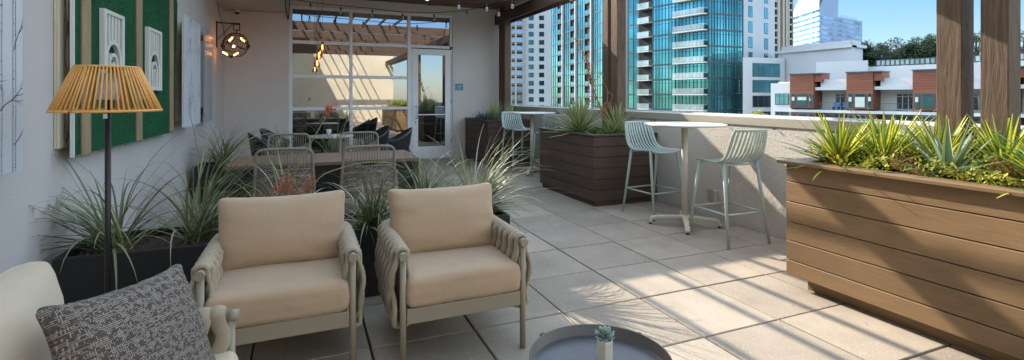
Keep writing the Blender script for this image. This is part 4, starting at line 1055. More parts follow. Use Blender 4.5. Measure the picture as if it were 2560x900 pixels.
# ---------------------------------------------------------------- planting
def blade(b, base, az, el, L, hw, droop, segs=8, mi=(0,0,0), fold=.35, side=0, taper=.75, wave=0):
    p = Vector(base); vs = []; e = el; a = az
    for i in range(segs+1):
        f = i/segs
        d = Vector((cos(a)*cos(e), sin(a)*cos(e), sin(e)))
        s_ = Vector((-sin(a), cos(a), 0)); up = s_.cross(d)*-1
        if f < .12: w_ = hw*(.7+2.5*f)
        else: w_ = hw*max(.03, (1-((f-.12)/.88)**(1/ (1-taper+.01) if taper < .99 else 9)))
        if taper < .8: w_ = hw*max(.03, 1-abs(f-.25)**1.0*1.2) if f > .25 else hw*(.75+f)
        vs += [p-s_*w_+up*w_*fold, p-s_*w_*.42, p+s_*w_*.42, p+s_*w_+up*w_*fold]
        p = p+d*(L/segs); e -= droop/segs*(.4+1.2*f); a += side/segs + (wave*sin(f*9)/segs if wave else 0)
    for i in range(segs):
        for j in range(3):
            b.add([vs[i*4+j], vs[i*4+j+1], vs[(i+1)*4+j+1], vs[(i+1)*4+j]], [(0,1,2,3)], mi[j], True) if False else None
    o = len(vs)
    fs = []; 
    base_i = len(b.v); b.v += [tuple(q) for q in vs]
    for i in range(segs):
        for j in range(3):
            b.f.append((base_i+i*4+j, base_i+i*4+j+1, base_i+(i+1)*4+j+1, base_i+(i+1)*4+j)); b.m.append(mi[j]); b.sm.append(True)
def fastblade(b, base, az, el, L, hw, droop, segs=7, mi=0, side=0, wave=0):
    p = Vector(base); e = el; a = az; bi = len(b.v)
    for i in range(segs+1):
        f = i/segs; d = Vector((cos(a)*cos(e), sin(a)*cos(e), sin(e))); s_ = Vector((-sin(a), cos(a), 0))
        w_ = hw*max(.06, 1-f**2.2); up = s_.cross(d)*-1
        b.v += [tuple(p-s_*w_+up*w_*.5), tuple(p), tuple(p+s_*w_+up*w_*.5)]
        p = p+d*(L/segs); e -= droop/segs*(.3+1.4*f); a += side/segs + (random.uniform(-wave, wave) if wave else 0)
    for i in range(segs):
        for j in range(2):
            b.f.append((bi+i*3+j, bi+i*3+j+1, bi+(i+1)*3+j+1, bi+(i+1)*3+j)); b.m.append(mi); b.sm.append(True)
def flower_stalk(parent, pts, nfl, spread=.05, top=.25, fm='flower', thick=.006, sm_='stalk'):
    pts = [Vector(p) for p in pts]; sub = []
    for i in range(len(pts)-1):
        for k in range(6): sub.append(pts[i].lerp(pts[i+1], k/6))
    sub.append(pts[-1])
    # smooth the path
    for _ in range(3): sub = [sub[0]]+[(sub[i-1]+sub[i]*2+sub[i+1])/4 for i in range(1, len(sub)-1)]+[sub[-1]]
    L = len(sub); b = MB(); b.tube(sub, [thick*(1-.6*i/L) for i in range(L)], 6); b.build('flower_stalk', M[sm_], parent, world=True)
    b = MB()
    for k in range(nfl):
        i = int(L*(1-top*random.random())) ; i = min(L-1, i); c_ = sub[i]+Vector([random.gauss(0, spread) for _ in range(3)])
        d = Vector([random.uniform(-1,1) for _ in range(3)]).normalized(); s_ = d.orthogonal().normalized(); t_ = d.cross(s_)
        l = random.uniform(.010,.022); w_ = l*.28
        for q in (s_, t_): b.add([c_-q*w_, c_+q*w_, c_+d*l+q*w_*1.4, c_+d*l-q*w_*1.4], [(0,1,2,3)])
        if random.random() < .4: b.tube([sub[i], c_], .0012, 3, caps=False)
    b.build('blossom', M[fm], parent, world=True)
def hesperaloe(label, x, y, z, n=120, L=(.45,.95), seed=1, lean=None, up=(35,88)):
    random.seed(seed); t = thing('grass_clump', label, 'plant', (x, y, z)); b = MB()
    for i in range(n):
        a = random.uniform(0, 2*pi)
        if lean is not None and random.random() < .45: a = lean+random.gauss(0, .5)
        l = random.uniform(*L)*(1 if random.random() < .8 else .6); el = radians(random.uniform(*up))
        fastblade(b, (x+random.gauss(0,.03), y+random.gauss(0,.03), z-.01), a, el, l, random.uniform(.0045,.0095), random.uniform(.5,2.3), 9, 1 if random.random() < .10 else 0, random.uniform(-.4,.4))
    for i in range(50):   # curling pale fibres
        a = random.uniform(0, 2*pi); r = random.uniform(.05,.4)
        p = Vector((x+r*cos(a), y+r*sin(a), z+random.uniform(.05,.4)))
        fastblade(b, p, random.uniform(0,6.3), random.uniform(-.5,1), random.uniform(.04,.12), .0011, random.uniform(-2,6), 8, 1, random.uniform(-6,6))
    b.build('leaves', [M['hesp'], M['hesp_edge']], t, world=True)
    return t
zt = .44
h1 = hesperaloe('arching grey green grass clump in the black planter behind the rattan lamp', -1.10, 3.93, zt, 100, (.5,1.05), 11, pi, (15,80))
h2 = hesperaloe('arching grey green grass clump between the rattan lamp and the nearer armchair', -.68, 3.93, zt, 100, (.5,1.0), 12, .3, (25,86))
h3 = hesperaloe('arching grass clump with coral blossoms behind the armchair nearer the wall', -.12, 3.93, zt, 85, (.35,.75), 13)
h4 = hesperaloe('drooping grass clump in the gap between the two tan armchairs', .46, 3.86, zt, 110, (.36,.68), 14, -pi/2, (20,86))
h5 = hesperaloe('arching grass clump behind the armchair next to the open floor, wholly shaded', .88, 3.95, zt, 110, (.4,.8), 15)
h6 = hesperaloe('sunlit arching grass clump at the open floor end of the black planter', 1.30, 3.93, zt, 170, (.45,.95), 16, -.25, (15,84))
flower_stalk(h3, [(-.12,3.93,.45), at_y(735,430,3.98), at_y(790,335,4.0), at_y(828,268,4.02)], 60, .016, .10)
flower_stalk(h3, [(-.10,3.90,.45), at_y(793,437,3.9), at_y(913,404,3.85), at_y(985,408,3.8), at_y(1010,420,3.8)], 0, .02, .3)
flower_stalk(h3, [(-.15,3.95,.45), at_y(690,500,3.9), at_y(720,450,3.9)], 150, .045, .7)
flower_stalk(h3, [(-.05,3.92,.45), at_y(760,500,3.9), at_y(772,455,3.9)], 70, .03, .6)
flower_stalk(h3, [(-.2,3.92,.45), at_y(640,505,3.9), at_y(655,500,3.9)], 50, .035, .6)
flower_stalk(h2, [(-.68,3.93,.45), at_y(530,435,4.0), at_y(620,345,4.1), at_y(690,330,4.2)], 0, .02, .3)
hesperaloe('grey green grass clump in the far black planter against the art wall', -1.05, 7.9, .45, 80, (.5,1.0), 21, None, (30,88))
hesperaloe('grey green grass clump in the far black planter, behind the far rope chairs', -.3, 7.9, .45, 70, (.4,.75), 22, None, (40,88))
hesperaloe('grey green grass clump in the far black planter, in front of the window mullion', .42, 7.9, .45, 70, (.5,.95), 23, None, (35,88))

def yucca(label, x, y, z, n, L, hw, mats, mi, seed, el=(8,85), droop=(.1,.7), name='yucca', zr=.05):
    random.seed(seed); t = thing(name, label, 'plant', (x, y, z)); b = MB()
    for i in range(n):
        f = i/n; e = radians(el[0]+(el[1]-el[0])*f+random.uniform(-7,7)); a = i*2.399+random.uniform(-.2,.2)
        l = random.uniform(*L)*(1-.15*f)
        blade(b, (x+.012*cos(a), y+.012*sin(a), z+zr*f), a, e, l, hw*random.uniform(.75,1.2), random.uniform(*droop)*(1.2-f), 8, mi, .35, random.uniform(-.15,.15), .72)
    b.build('leaves', [M[k] for k in mats], t, world=True); return t
CG = ('cg_y','cg_g'); YC = ('yuc_g','yuc_c')
for i, (x, y, lab) in enumerate(((3.72,2.22,'yellow striped yucca at the far end of the sunlit planter, over the planter corner'),(4.02,2.36,'yellow striped yucca against the parapet at the far end of the sunlit planter'),
        (3.98,2.02,'yellow striped yucca beside the farther planter post'),(3.62,1.30,'yellow striped yucca low at the planter edge below the nearer post'),(3.9,.95,'yellow striped yucca at the photo edge beyond the nearer post'),
        (3.75,.45,'yellow striped yucca, second outside the frame end of the sunlit planter'),(3.8,-.3,'yellow striped yucca at the hidden near end of the sunlit planter'),(3.56,2.42,'small yellow striped yucca at the very corner of the sunlit planter'),(4.08,1.72,'yellow striped yucca against the parapet between the two timber posts'))):
    yucca(lab, x, y, .90, 78, (.30,.48) if i != 1 else (.34,.54), .025, CG, (1,0,1), 40+i, (0,72), (.0,.7))
for i, (x, y, lab) in enumerate(((3.60,1.78,'broad leaved pale edged yucca leaning over the planter cap'),(4.02,1.45,'broad leaved pale edged yucca in front of the nearer planter post'))):
    yucca(lab, x, y, .90, 30, (.32,.50), .025, ('agave','yuc_c','broad'), (0,2,1) if i else (1,0,0), 60+i, (0,78), (-.2,.9), 'yucca')
yucca('big fan of green yucca in the square dark planter, on the door side', 3.62, 6.22, .88, 130, (.42,.66), .022, YC, (1,0,1), 70, (2,86), (.0,.5))
yucca('smaller green yucca in the square dark planter, on the parapet side', 4.0, 5.85, .88, 90, (.34,.54), .021, YC, (1,0,1), 71, (2,86), (.0,.4))
yucca('green yucca low at the front of the square dark planter', 3.78, 5.68, .87, 26, (.22,.34), .013, ('yuc_g','cg_g'), (1,0,1), 72, (-5,60), (.2,.9))
yucca('pale green yucca in the planter at the far end wall', 3.78, 10.1, .88, 60, (.38,.55), .014, YC, (1,0,1), 73, (10,86), (.0,.4))
yucca('second pale yucca in the far end planter, close to the pergola post', 4.1, 9.9, .88, 46, (.32,.48), .014, YC, (1,0,1), 74, (5,84), (.0,.4))
t = thing('grey_grass', 'low blue grey grass tuft in the far end planter beside the pale yucca', 'plant', (3.6, 10.1, .88)); b = MB(); random.seed(5)
for i in range(420): a = random.uniform(0,6.3); fastblade(b, (3.6+random.gauss(0,.09),10.05+random.gauss(0,.22),.87), a, radians(random.uniform(35,88)), random.uniform(.12,.30), .004, random.uniform(.2,1.2), 5)
b.build('leaves', [M['bluegrass']], t, world=True)
# dead stalk
t = thing('dead_stalk', 'dry orange flower stalk with curled dead leaves rising from the square planter', 'plant', (3.85, 6.0, .88)); random.seed(9)
Yd = 5.9
def dp(x, y): return at_y(x, y, Yd)
main = [dp(1518,322), dp(1508,285), dp(1492,245), dp(1478,205), dp(1466,150), dp(1452,115), dp(1438,100)]
b = MB(); b.tube(main, [.012,.011,.010,.010,.008,.006,.003], 7)
for q in ([(1508,285),(1518,250),(1516,222),(1508,200),(1502,185)],[(1510,290),(1524,262),(1530,240),(1520,225),(1524,240)],[(1492,245),(1480,232),(1468,226),(1455,222)],[(1492,250),(1484,240),(1466,242),(1452,250)],[(1478,205),(1490,215),(1494,232)],[(1480,210),(1500,190),(1508,178),(1506,188)],[(1500,270),(1482,262),(1462,262)]):
    P_ = [dp(*k)+Vector((0,random.uniform(-.04,.04),0)) for k in q]; sub = []
    for i in range(len(P_)-1):
        for k in range(4): sub.append(P_[i].lerp(P_[i+1], k/4))
    for _ in range(2): sub = [sub[0]]+[(sub[i-1]+sub[i]*2+sub[i+1])/4 for i in range(1, len(sub)-1)]+[sub[-1]]
    b.tube(sub, [.006*(1-.6*i/len(sub)) for i in range(len(sub))], 5)
b.build('stalk', M['drystalk'], t, world=True)
b = MB()
for i in range(130):
    f = random.random(); k = min(int(f*2.6)+3, 5); c_ = main[k].lerp(main[min(k+1,6)], random.random())
    if i < 90: c_ = dp(*[(1478,205),(1470,172),(1463,150),(1474,190)][i%4])+Vector([random.gauss(0,.03) for _ in range(3)])
    fastblade(b, c_, random.uniform(0,6.3), radians(random.uniform(20,100)), random.uniform(.03,.10), .006, random.uniform(1,5), 6, 0, random.uniform(-3,3))
for i in range(22): fastblade(b, dp(random.uniform(1500,1530), random.uniform(262,290)), random.uniform(0,6.3), radians(random.uniform(0,60)), random.uniform(.10,.2), .010, random.uniform(1,3.5), 7, 0, random.uniform(-1,1))
b.build('dead_leaves', [leafmat('dead_leaf', (.40,.17,.055), .4, .7, .25)], t, world=True)
# ground cover in the sunlit planter
random.seed(31); b = MB()
for i in range(20000):
    x = random.uniform(3.36, 4.34); y = random.uniform(-.9, 2.55)
    if y < .2 and random.random() < .7: continue
    nn = noise.noise(Vector((x*4, y*4, 1.0))); h_ = max(.01, .115+.12*nn+.035*noise.noise(Vector((x*14,y*14,3))))
    p = Vector((x, y, .885+h_*random.random()**.5)); r_ = noise.noise(Vector((x*3, y*3, 9)))+random.uniform(-.12,.12)
    a = random.uniform(0,6.3); e = random.uniform(-.2,1.4); d = Vector((cos(a)*cos(e), sin(a)*cos(e), sin(e))); s_ = Vector((-sin(a),cos(a),0)); l = random.uniform(.014,.034); w_ = l*.3
    b.add([p-s_*w_*.4, p+d*l*.5-s_*w_, p+d*l, p+d*l*.5+s_*w_, p+s_*w_*.4], [(0,1,2,3,4)], 1 if r_ > .16 else 0)
tag(b.build('ground_cover', [M['sed_y'], M['sed_r']], origin=False), 'yellow green and rusty low ground cover filling the sunlit planter', 'ground cover', kind='stuff')
random.seed(32); b = MB()
for i in range(2600):
    x = random.uniform(3.44, 4.34); y = random.uniform(5.52, 7.0); p = Vector((x, y, .865+.05*random.random()**2))
    a = random.uniform(0,6.3); e = random.uniform(-.2,1.3); d = Vector((cos(a)*cos(e), sin(a)*cos(e), sin(e))); s_ = Vector((-sin(a),cos(a),0)); l = random.uniform(.02,.045); w_ = l*.35
    b.add([p-s_*w_*.4, p+d*l*.5-s_*w_, p+d*l, p+d*l*.5+s_*w_], [(0,1,2,3)], 0)
tag(b.build('ground_cover', [M['broad']], origin=False), 'low green ground cover around the yuccas of the square dark planter', 'ground cover', kind='stuff')
random.seed(33); b = MB()
for i in range(900):     # litter of dry bits on the mulch of the black planter
    x = random.uniform(-1.28, 1.45); y = random.uniform(3.69, 4.17); a = random.uniform(0,6.3); l = random.uniform(.008,.025)
    p = Vector((x,y,.452+random.random()*.012)); d = Vector((cos(a),sin(a),random.uniform(-.2,.5))); s_ = Vector((-sin(a),cos(a),0))
    b.add([p-s_*l*.25, p+d*l-s_*l*.2, p+d*l+s_*l*.2, p+s_*l*.25], [(0,1,2,3)])
tag(b.build('bark_mulch', [leafmat('bark_chip', (.14,.075,.04), .6, .9, 0)], origin=False), 'loose brown bark chips on the soil of the long black planter', 'mulch', kind='stuff')

random.seed(35); b = MB()
for i in range(90):      # a few fallen leaves and crumbs on the paving
    x, y = random.choice(((random.gauss(3.2,.12), random.uniform(1.3,5.4)), (random.uniform(1.6,4.3), random.uniform(1.4,7)), (random.uniform(-.5,2), random.gauss(3.5,.1))))
    if x > 3.28 and y < 2.7: x = 3.2
    a = random.uniform(0,6.3); l = random.uniform(.006,.018); p = Vector((x,y,.004)); d = Vector((cos(a),sin(a),random.uniform(0,.25))); s_ = Vector((-sin(a),cos(a),.1))
    b.add([p, p+d*l*.5-s_*l*.3, p+d*l, p+d*l*.5+s_*l*.3], [(0,1,2,3)])
tag(b.build('leaf_litter', [leafmat('fallen_leaf', (.22,.13,.05), .6, .9, 0)], origin=False), 'small fallen leaves and crumbs scattered on the terrace paving', 'leaf litter', kind='stuff')
# ---------------------------------------------------------------- the city beyond the parapet
random.seed(77)
ZB = -23.9
class Face:
    def __init__(s, px0, d0, px1, d1):
        s.p0 = Vector(at(px0,240,d0)).xy; s.p1 = Vector(at(px1,240,d1)).xy
        s.u = (s.p1-s.p0).normalized(); s.L = (s.p1-s.p0).length; s.n = Vector((s.u.y, -s.u.x))
        if s.n.dot(s.p0) > 0: s.n = -s.n
    def s(self, px):
        d = DV+RV*((px-1280)/F); u = self.u; p = self.p0
        # p + u*s = d*t
        det = u.x*(-d.y)+d.x*u.y; return (-p.x*(-d.y)-d.x*p.y)/det
    def depth(self, s): return (self.p0+self.u*s).dot(DV)
    def z(self, px, y): return EYE+self.depth(self.s(px))*(240-y)/F
    def T(self):
        return lambda q: Vector(((self.p0+self.u*q.x+self.n*q.y).x, (self.p0+self.u*q.x+self.n*q.y).y, q.z))
    def mb(self): b = MB(); b.T = self.T(); return b
    def pos(self, f=.5): p = self.p0+self.u*self.L*f; return (p.x, p.y, ZB)
def glassmat(name, col, var=.45, metal=.8, rough=.06):
    m, t, b = mk(name); geo = N(t, 'ShaderNodeNewGeometry')
    r = N(t, 'ShaderNodeMapRange'); r.inputs[3].default_value = 1-var; r.inputs[4].default_value = 1+var; t.links.new(geo.outputs['Random Per Island'], r.inputs[0])
    n = N(t, 'ShaderNodeTexNoise', i_Scale=.09, i_Detail=3.0); t.links.new(geo.outputs['Position'], n.inputs['Vector'])
    r2 = N(t, 'ShaderNodeMapRange'); r2.inputs[1].default_value = .38; r2.inputs[2].default_value = .62; r2.inputs[3].default_value = .6; r2.inputs[4].default_value = 1.3; t.links.new(n.outputs[0], r2.inputs[0])
    mu = N(t, 'ShaderNodeMath', operation='MULTIPLY'); t.links.new(r.outputs[0], mu.inputs[0]); t.links.new(r2.outputs[0], mu.inputs[1])
    vm = N(t, 'ShaderNodeVectorMath', operation='SCALE'); vm.inputs[0].default_value = col; t.links.new(mu.outputs[0], vm.inputs['Scale']); t.links.new(vm.outputs[0], b.inputs['Base Color'])
    b.inputs['Metallic'].default_value = metal; b.inputs['Roughness'].default_value = rough
    return m
G = {}
G['teal'] = glassmat('teal_curtain_glass', (.11,.37,.39), .6)
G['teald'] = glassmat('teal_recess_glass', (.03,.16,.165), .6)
G['win'] = glassmat('dark_window_glass', (.05,.13,.16), .5)
G['tealwin'] = glassmat('teal_window_glass', (.14,.42,.48), .2)
G['darkwin'] = glassmat('slate_window_glass', (.05,.065,.08), .4)
G['blueglass'] = glassmat('pale_blue_glass', (.30,.42,.55), .12, .6, .2)
G['greenroof'] = glassmat('pale_green_glass_roof', (.42,.62,.56), .1, .5, .25)
G['mull'] = mat('dark_mullion', (.05,.09,.10), .5)
G['slab'] = mat('grey_floor_slab', (.20,.22,.23), .8)
G['white'] = mat('white_render', (.62,.62,.62), .8, .05, .15)
G['pale'] = mat('pale_render', (.52,.53,.55), .8, .05, .15)
G['fin'] = mat('white_fin', (.55,.55,.56), .6)
G['beige'] = mat('beige_stone', (.52,.45,.38), .8, .08, .3)
G['tan'] = mat('brown_concrete', (.20,.175,.15), .85, .08, .3)
G['rust'] = mat('rust_brown_cladding', (.23,.075,.04), .7, .15, .8, stretch=(.3,.3,3))
G['rustline'] = mat('cladding_joint', (.10,.035,.02), .8)
G['rail'] = mat('pale_balcony_rail', (.62,.60,.55), .5)
G['railglass'] = glassmat('balcony_glass', (.45,.55,.55), .2, .4, .15)
G['railteal'] = glassmat('teal_rail_glass', (.10,.24,.26), .3, .5, .12)
G['slabd'] = mat('dark_floor_slab', (.10,.12,.13), .8)  # darker grey for the floor slabs of the finned tower
G['blind'] = mat('cream_blind', (.55,.62,.55), .8, .1, .5)
G['dark'] = mat('dark_recess', (.03,.035,.04), .8)
FLH = 3.05
def slab(face, T_, z0, z1, m, name='wall', s0=0, s1=None, o=0.0, k=.07):
    s1 = face.L if s1 is None else s1; a = face.p0+face.u*s0+face.n*o; c = face.p0+face.u*s1+face.n*o
    b = MB(); b.prism([(a.x,a.y),(c.x,c.y),(c.x*(1+k),c.y*(1+k)),(a.x*(1+k),a.y*(1+k))], z0, z1); return b.build(name, m, T_, world=True)
def glaze(b, s0, s1, z0, z1, o, n, tilt=.02, gap=.0):
    for i in range(n):
        a = s0+(s1-s0)*i/n+gap; c = s0+(s1-s0)*(i+1)/n-gap; t1, t2 = [random.uniform(-tilt, tilt) for _ in range(2)]
        b.quad((a,o,z0),(c,o+t1,z0),(c,o+t1+t2,z1),(a,o+t2,z1))
def body(face, T_, z0, z1, depthback, m, name='body', s0=None, s1=None):
    b = face.mb(); b.box(0 if s0 is None else s0, face.L if s1 is None else s1, -depthback, -.35, z0, z1); return b.build(name, m, T_, world=True)

# --- teal glass tower with the sharp corner
LF = Face(1566, 111, 1772, 94); RF = Face(1772, 94, 1857, 97)
t = thing('glass_tower', 'teal glass apartment tower with a sharp corner and long pale balconies', 'tower', LF.pos(1))
ZT = 46; z_ref = 1.55
b = MB(); P4 = [LF.p0, LF.p1, RF.p1, RF.p1+Vector((2,22)), LF.p0+Vector((6,14))]
def inset(P_, k=.6):
    c = sum((Vector(p) for p in P_), Vector((0,0)))/len(P_); return [c+(Vector(p)-c)*(1-k/((Vector(p)-c).length)) for p in P_]
b.prism([(p.x,p.y) for p in inset(P4, 1.4)], ZB, ZT); b.build('core', G['dark'], t, world=True)
zs = [z_ref+FLH*k for k in range(-8, 15)]
gl, gd, mu, sl = LF.mb(), LF.mb(), LF.mb(), LF.mb()
S = {k: LF.s(k) for k in (1570,1597,1632,1640,1688,1690,1772)}
for z in zs:
    gd = LF.mb()
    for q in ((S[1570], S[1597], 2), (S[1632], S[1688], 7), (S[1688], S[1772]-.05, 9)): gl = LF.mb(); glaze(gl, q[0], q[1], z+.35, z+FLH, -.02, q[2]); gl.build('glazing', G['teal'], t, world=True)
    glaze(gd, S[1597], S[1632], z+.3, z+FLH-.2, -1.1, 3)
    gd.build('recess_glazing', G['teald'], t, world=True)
    for a, c in ((1570,1597),(1632,1772)):
        mu.box(S[a], S[c]-.03, -.03, .06, z, z+.34)
        mu.box(S[a], S[c]-.03, -.02, .05, z+2.45, z+2.52)
    sl.box(S[1597]+.02, S[1632]-.02, -1.6, .02, z, z+.28)
for z0_, z1_ in ((ZB, ZT),):
    for a, c, n in ((1570,1597,2),(1632,1688,7),(1688,1772,9)):
        for i in range(n+1):
            s_ = S[a]+(S[c]-S[a])*i/n; w_ = .10 if i in (0,n) else .03; mu.box(s_-w_, s_+w_, -.01, .085, z0_, z1_)
mu.build('mullions', G['mull'], t, world=True); sl.build('floor_slab', G['slab'], t, world=True)
mu = RF.mb(); Lr = RF.L
for z in zs:
    gl = RF.mb(); glaze(gl, .05, Lr*.5, z+.35, z+FLH, -.02, 6); glaze(gl, Lr*.5+.05, Lr-.1, z+.35, z+FLH, -.02, 5); gl.build('side_glazing', G['teal'], t, world=True); mu.box(.0, Lr, -.03, .06, z, z+.34); mu.box(.0, Lr, -.02, .05, z+2.45, z+2.52)
for i in range(13): s_ = Lr*i/12; w_ = .12 if i in (0,6,12) else .03; mu.box(s_-w_, s_+w_, -.01, .085, ZB, ZT)
mu.build('side_mullions', G['mull'], t, world=True)
def balcony(face, s0, s1, z, out, tower, n=8):
    b = face.mb(); b.box(s0, s1, .09, out, z+.02, z+.26); o = b.build('balcony', G['rail'], tower, world=True)
    b = face.mb(); zz = z+.27; top = z+1.30
    b.box(s0, s1, out-.06, out-.01, top-.06, top); b.box(s0, s0+.05, .1, out-.061, top-.06, top); b.box(s1-.05, s1, .1, out-.061, top-.06, top)
    for i in range(n+1): s_ = s0+(s1-s0-.05)*i/n; b.box(s_, s_+.05, out-.055, out-.015, zz, top-.061)
    b.build('railing', G['rail'], o, world=True)
    b = face.mb(); glaze(b, s0+.03, s1-.03, zz+.05, top-.08, out-.035, n, .0, .06); b.build('rail_glass', G['railglass'], o, world=True)
for z in zs:
    if -4 < z < 24:
        balcony(LF, S[1688]+.3, S[1772]-.25, z, 1.35, t, 9); balcony(LF, S[1597]+.1, S[1632]-.5, z, .75, t, 4)
# --- farther teal tower with white fins
TF = Face(1377, 150, 1512, 121)
t = thing('glass_tower', 'teal glass tower with tall white vertical fins, left of the paired timber posts', 'tower', TF.pos(.6))
body(TF, t, ZB, 60, 18, G['dark'], 'core', .2)
gl, gd, mu, sl, fi = [TF.mb() for _ in range(5)]; zs2 = [.9+FLH*k for k in range(-8, 19)]
bays = ((1379,1394,1,3),(1394,1407,0,2),(1411,1426,1,3),(1426,1440,0,2),(1444,1462,1,3),(1462,1478,0,3),(1482,1506,1,4))
for z in zs2:
    for a, c, fl_, n in bays:
        sa, sc2 = TF.s(a), TF.s(c)
        if fl_: gl = TF.mb(); glaze(gl, sa, sc2, z+.3, z+FLH, -.02, n); gl.build('glazing', G['teal'], t, world=True); mu.box(sa, sc2, -.03, .05, z, z+.3)
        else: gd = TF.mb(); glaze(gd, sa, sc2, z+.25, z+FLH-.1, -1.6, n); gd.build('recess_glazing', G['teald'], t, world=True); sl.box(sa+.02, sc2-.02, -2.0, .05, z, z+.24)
for a, c, fl_, n in bays:
    if fl_:
        for i in range(n+1): s_ = TF.s(a)+(TF.s(c)-TF.s(a))*i/n; mu.box(s_-.05, s_+.05, -.01, .08, ZB, 60)
for px in (1408.5,1441,1480): s_ = TF.s(px); fi.box(s_-.19, s_+.19, -.3, .5, ZB, 60)
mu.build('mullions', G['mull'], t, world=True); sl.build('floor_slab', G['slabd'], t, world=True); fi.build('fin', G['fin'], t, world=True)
for z in zs2:
    if -4 < z < 32:
        for a, c, fl_, n in bays:
            if not fl_:
                b = TF.mb(); sa, sc2 = TF.s(a)+.2, TF.s(c)-.2; glaze(b, sa, sc2, z+.3, z+1.25, .06, 2, 0, .03); b.box(sa, sc2, .03, .09, z+1.26, z+1.34)
                b.build('balcony_rail', G['railteal'], t, world=True)
# --- white concrete tower
WF = Face(1309, 188, 1378, 188)
t = thing('concrete_tower', 'white concrete tower with two columns of small dark windows', 'tower', WF.pos())
slab(WF, t, ZB, 62, G['white'])
for k in range(-3, 17):
    for px in (1328, 1354):
        yc = 248.5-20.4*k; s_ = WF.s(px); z = WF.z(px, yc); b = WF.mb(); b.box(s_-.95, s_+.95, .012, .05, z-.9, z+.85); w_ = b.build('window', G['mull'], t, world=True)
        b = WF.mb(); glaze(b, s_-.85, s_+.85, z-.8, z+.75, .06, 2, .01, .03); b.build('pane', G['win'], w_, world=True)
# --- brown apartment tower
BF = Face(1262, 186, 1309, 186)
t = thing('apartment_tower', 'brown concrete apartment tower with rows of pale windows behind balconies', 'tower', BF.pos())
slab(BF, t, ZB, 56, G['tan'], o=-1.2)
b = BF.mb(); s_ = BF.s(1289.5); b.box(s_-.35, s_+.35, -1.19, .3, ZB, 56); b.box(BF.L-.4, BF.L-.02, -1.19, .05, ZB, 56); b.build('pier', G['beige'], t, world=True)
for k in range(-2, 16):
    yc = 244-20.6*k; z = BF.z(1285, yc)
    b = BF.mb(); b.box(.0, BF.L-.42, -1.19, .15, z-1.45, z-1.2); b.box(.0, BF.L-.42, .0, .06, z-1.19, z-.75) ; b.build('balcony', G['tan'], t, world=True)
    for px, hw in ((1282.5,1.0),(1300,1.5)):
        s_ = BF.s(px); b = BF.mb(); b.box(s_-hw, s_+hw, -1.185, -1.12, z-1.1, z+1.1); w_ = b.build('window', G['fin'], t, world=True)
        b = BF.mb(); glaze(b, s_-hw+.12, s_+hw-.12, z-1.0, z+1.0, -1.10, 2, .02, .05); b.build('pane', G['blueglass'], w_, world=True)
# --- white tower right of the teal corner
VF = Face(1857, 99, 1937, 105)
t = thing('white_tower', 'white rendered tower with tall teal windows beside the teal glass tower', 'tower', VF.pos())
slab(VF, t, ZB, 40, G['pale'])
for col, (px, y0) in enumerate(((1876, 29),(1915, 33))):
    for k in range(-4, 4):
        yc = y0+38.4*k
        if k == 3: yc -= 7
        s_ = VF.s(px); z = VF.z(px, yc); hh = 1.13 if k < 3 else .6; b = VF.mb(); b.box(s_-.68, s_+.68, .01, .05, z-hh, z+hh); w_ = b.build('window', G['mull'], t, world=True)
        b = VF.mb(); glaze(b, s_-.6, s_+.6, z-hh+.08, z+hh-.08, .06, 2, .01, .04); b.build('pane', G['tealwin'], w_, world=True)
# --- beige striped tower
EF = Face(1934, 200, 1982, 205)
t = thing('striped_tower', 'slim beige tower with vertical stone piers and stacked windows', 'tower', EF.pos())
slab(EF, t, ZB, 52, G['tan'], o=-.5)
b = EF.mb()
for px, w_ in ((1946,.65),(1958,.5),(1966,.5),(1971,.35),(1981.5,.15)): s_ = EF.s(px); b.box(s_-w_, s_+w_, -.49, .3, ZB, 52)
b.build('pier', G['beige'], t, world=True)
for k in range(-2, 14):
    z = EF.z(1950, 128-18.2*k); b = EF.mb(); b.box(.02, EF.s(1944.5), -.48, .1, z-.9, z-.2); b.build('spandrel', G['beige'], t, world=True); b = EF.mb(); b.box(EF.s(1973), EF.s(1981), -.48, .05, z-.9, z-.3); b.build('spandrel', G['beige'], t, world=True)
    for q in ((.1, EF.s(1944), z-.15, z+1.9, -.3, 2, .02, .05), (EF.s(1959.5), EF.s(1964.5), z-.5, z+2.0, -.3, 1, .02, .03), (EF.s(1973), EF.s(1981), z-.2, z+1.8, -.3, 2, .02, .05)):
        b = EF.mb(); glaze(b, *q); b.build('window', G['darkwin'], t, world=True)
# --- far blue glass tower with the sloped glass crown
AF = Face(1978, 425, 2048, 380); CF = Face(2048, 380, 2156, 420)
t = thing('glass_tower', 'distant pale blue glass tower with a sloping green glass crown and a mast', 'tower', AF.pos(1))
zr = AF.z(2048, 22)
b = MB(); P4 = [AF.p0, AF.p1, CF.p0+CF.u*CF.s(2096), CF.p0+CF.u*CF.s(2096)+Vector((8,40)), AF.p0+Vector((8,40))]
b.prism([(p.x,p.y) for p in inset(P4, .4)], ZB, zr); b.build('core', G['blueglass'], t, world=True)
fh = 3.9; G['rib'] = glassmat('blue_ribbon_glass', (.24,.42,.50), .35, .6, .15)
for k in range(0, 22):
    z = zr-fh*(k+1); b = AF.mb(); glaze(b, .1, AF.L-.1, z+1.5, z+3.2, .08, 14, .05, .12); b.build('ribbon_window', G['rib'], t, world=True)
b = AF.mb()
for k in range(0, 22): z = zr-fh*(k+1); b.box(0, AF.L, -.3, .04, z-.6, z+1.4)
b.build('spandrel', mat('pale_green_spandrel', (.55,.66,.58), .5), t, world=True)
b = CF.mb(); zc = CF.z(2155, 53)
G['pbp'] = mat('pale_blue_panel', (.26,.36,.52), .5, .06, .1); slab(CF, t, ZB, zc, G['pbp'], 'side_wing', .1, o=-.1, k=.1)
G['psg'] = glassmat('pale_side_glass', (.30,.42,.60), .10, .3, .25)
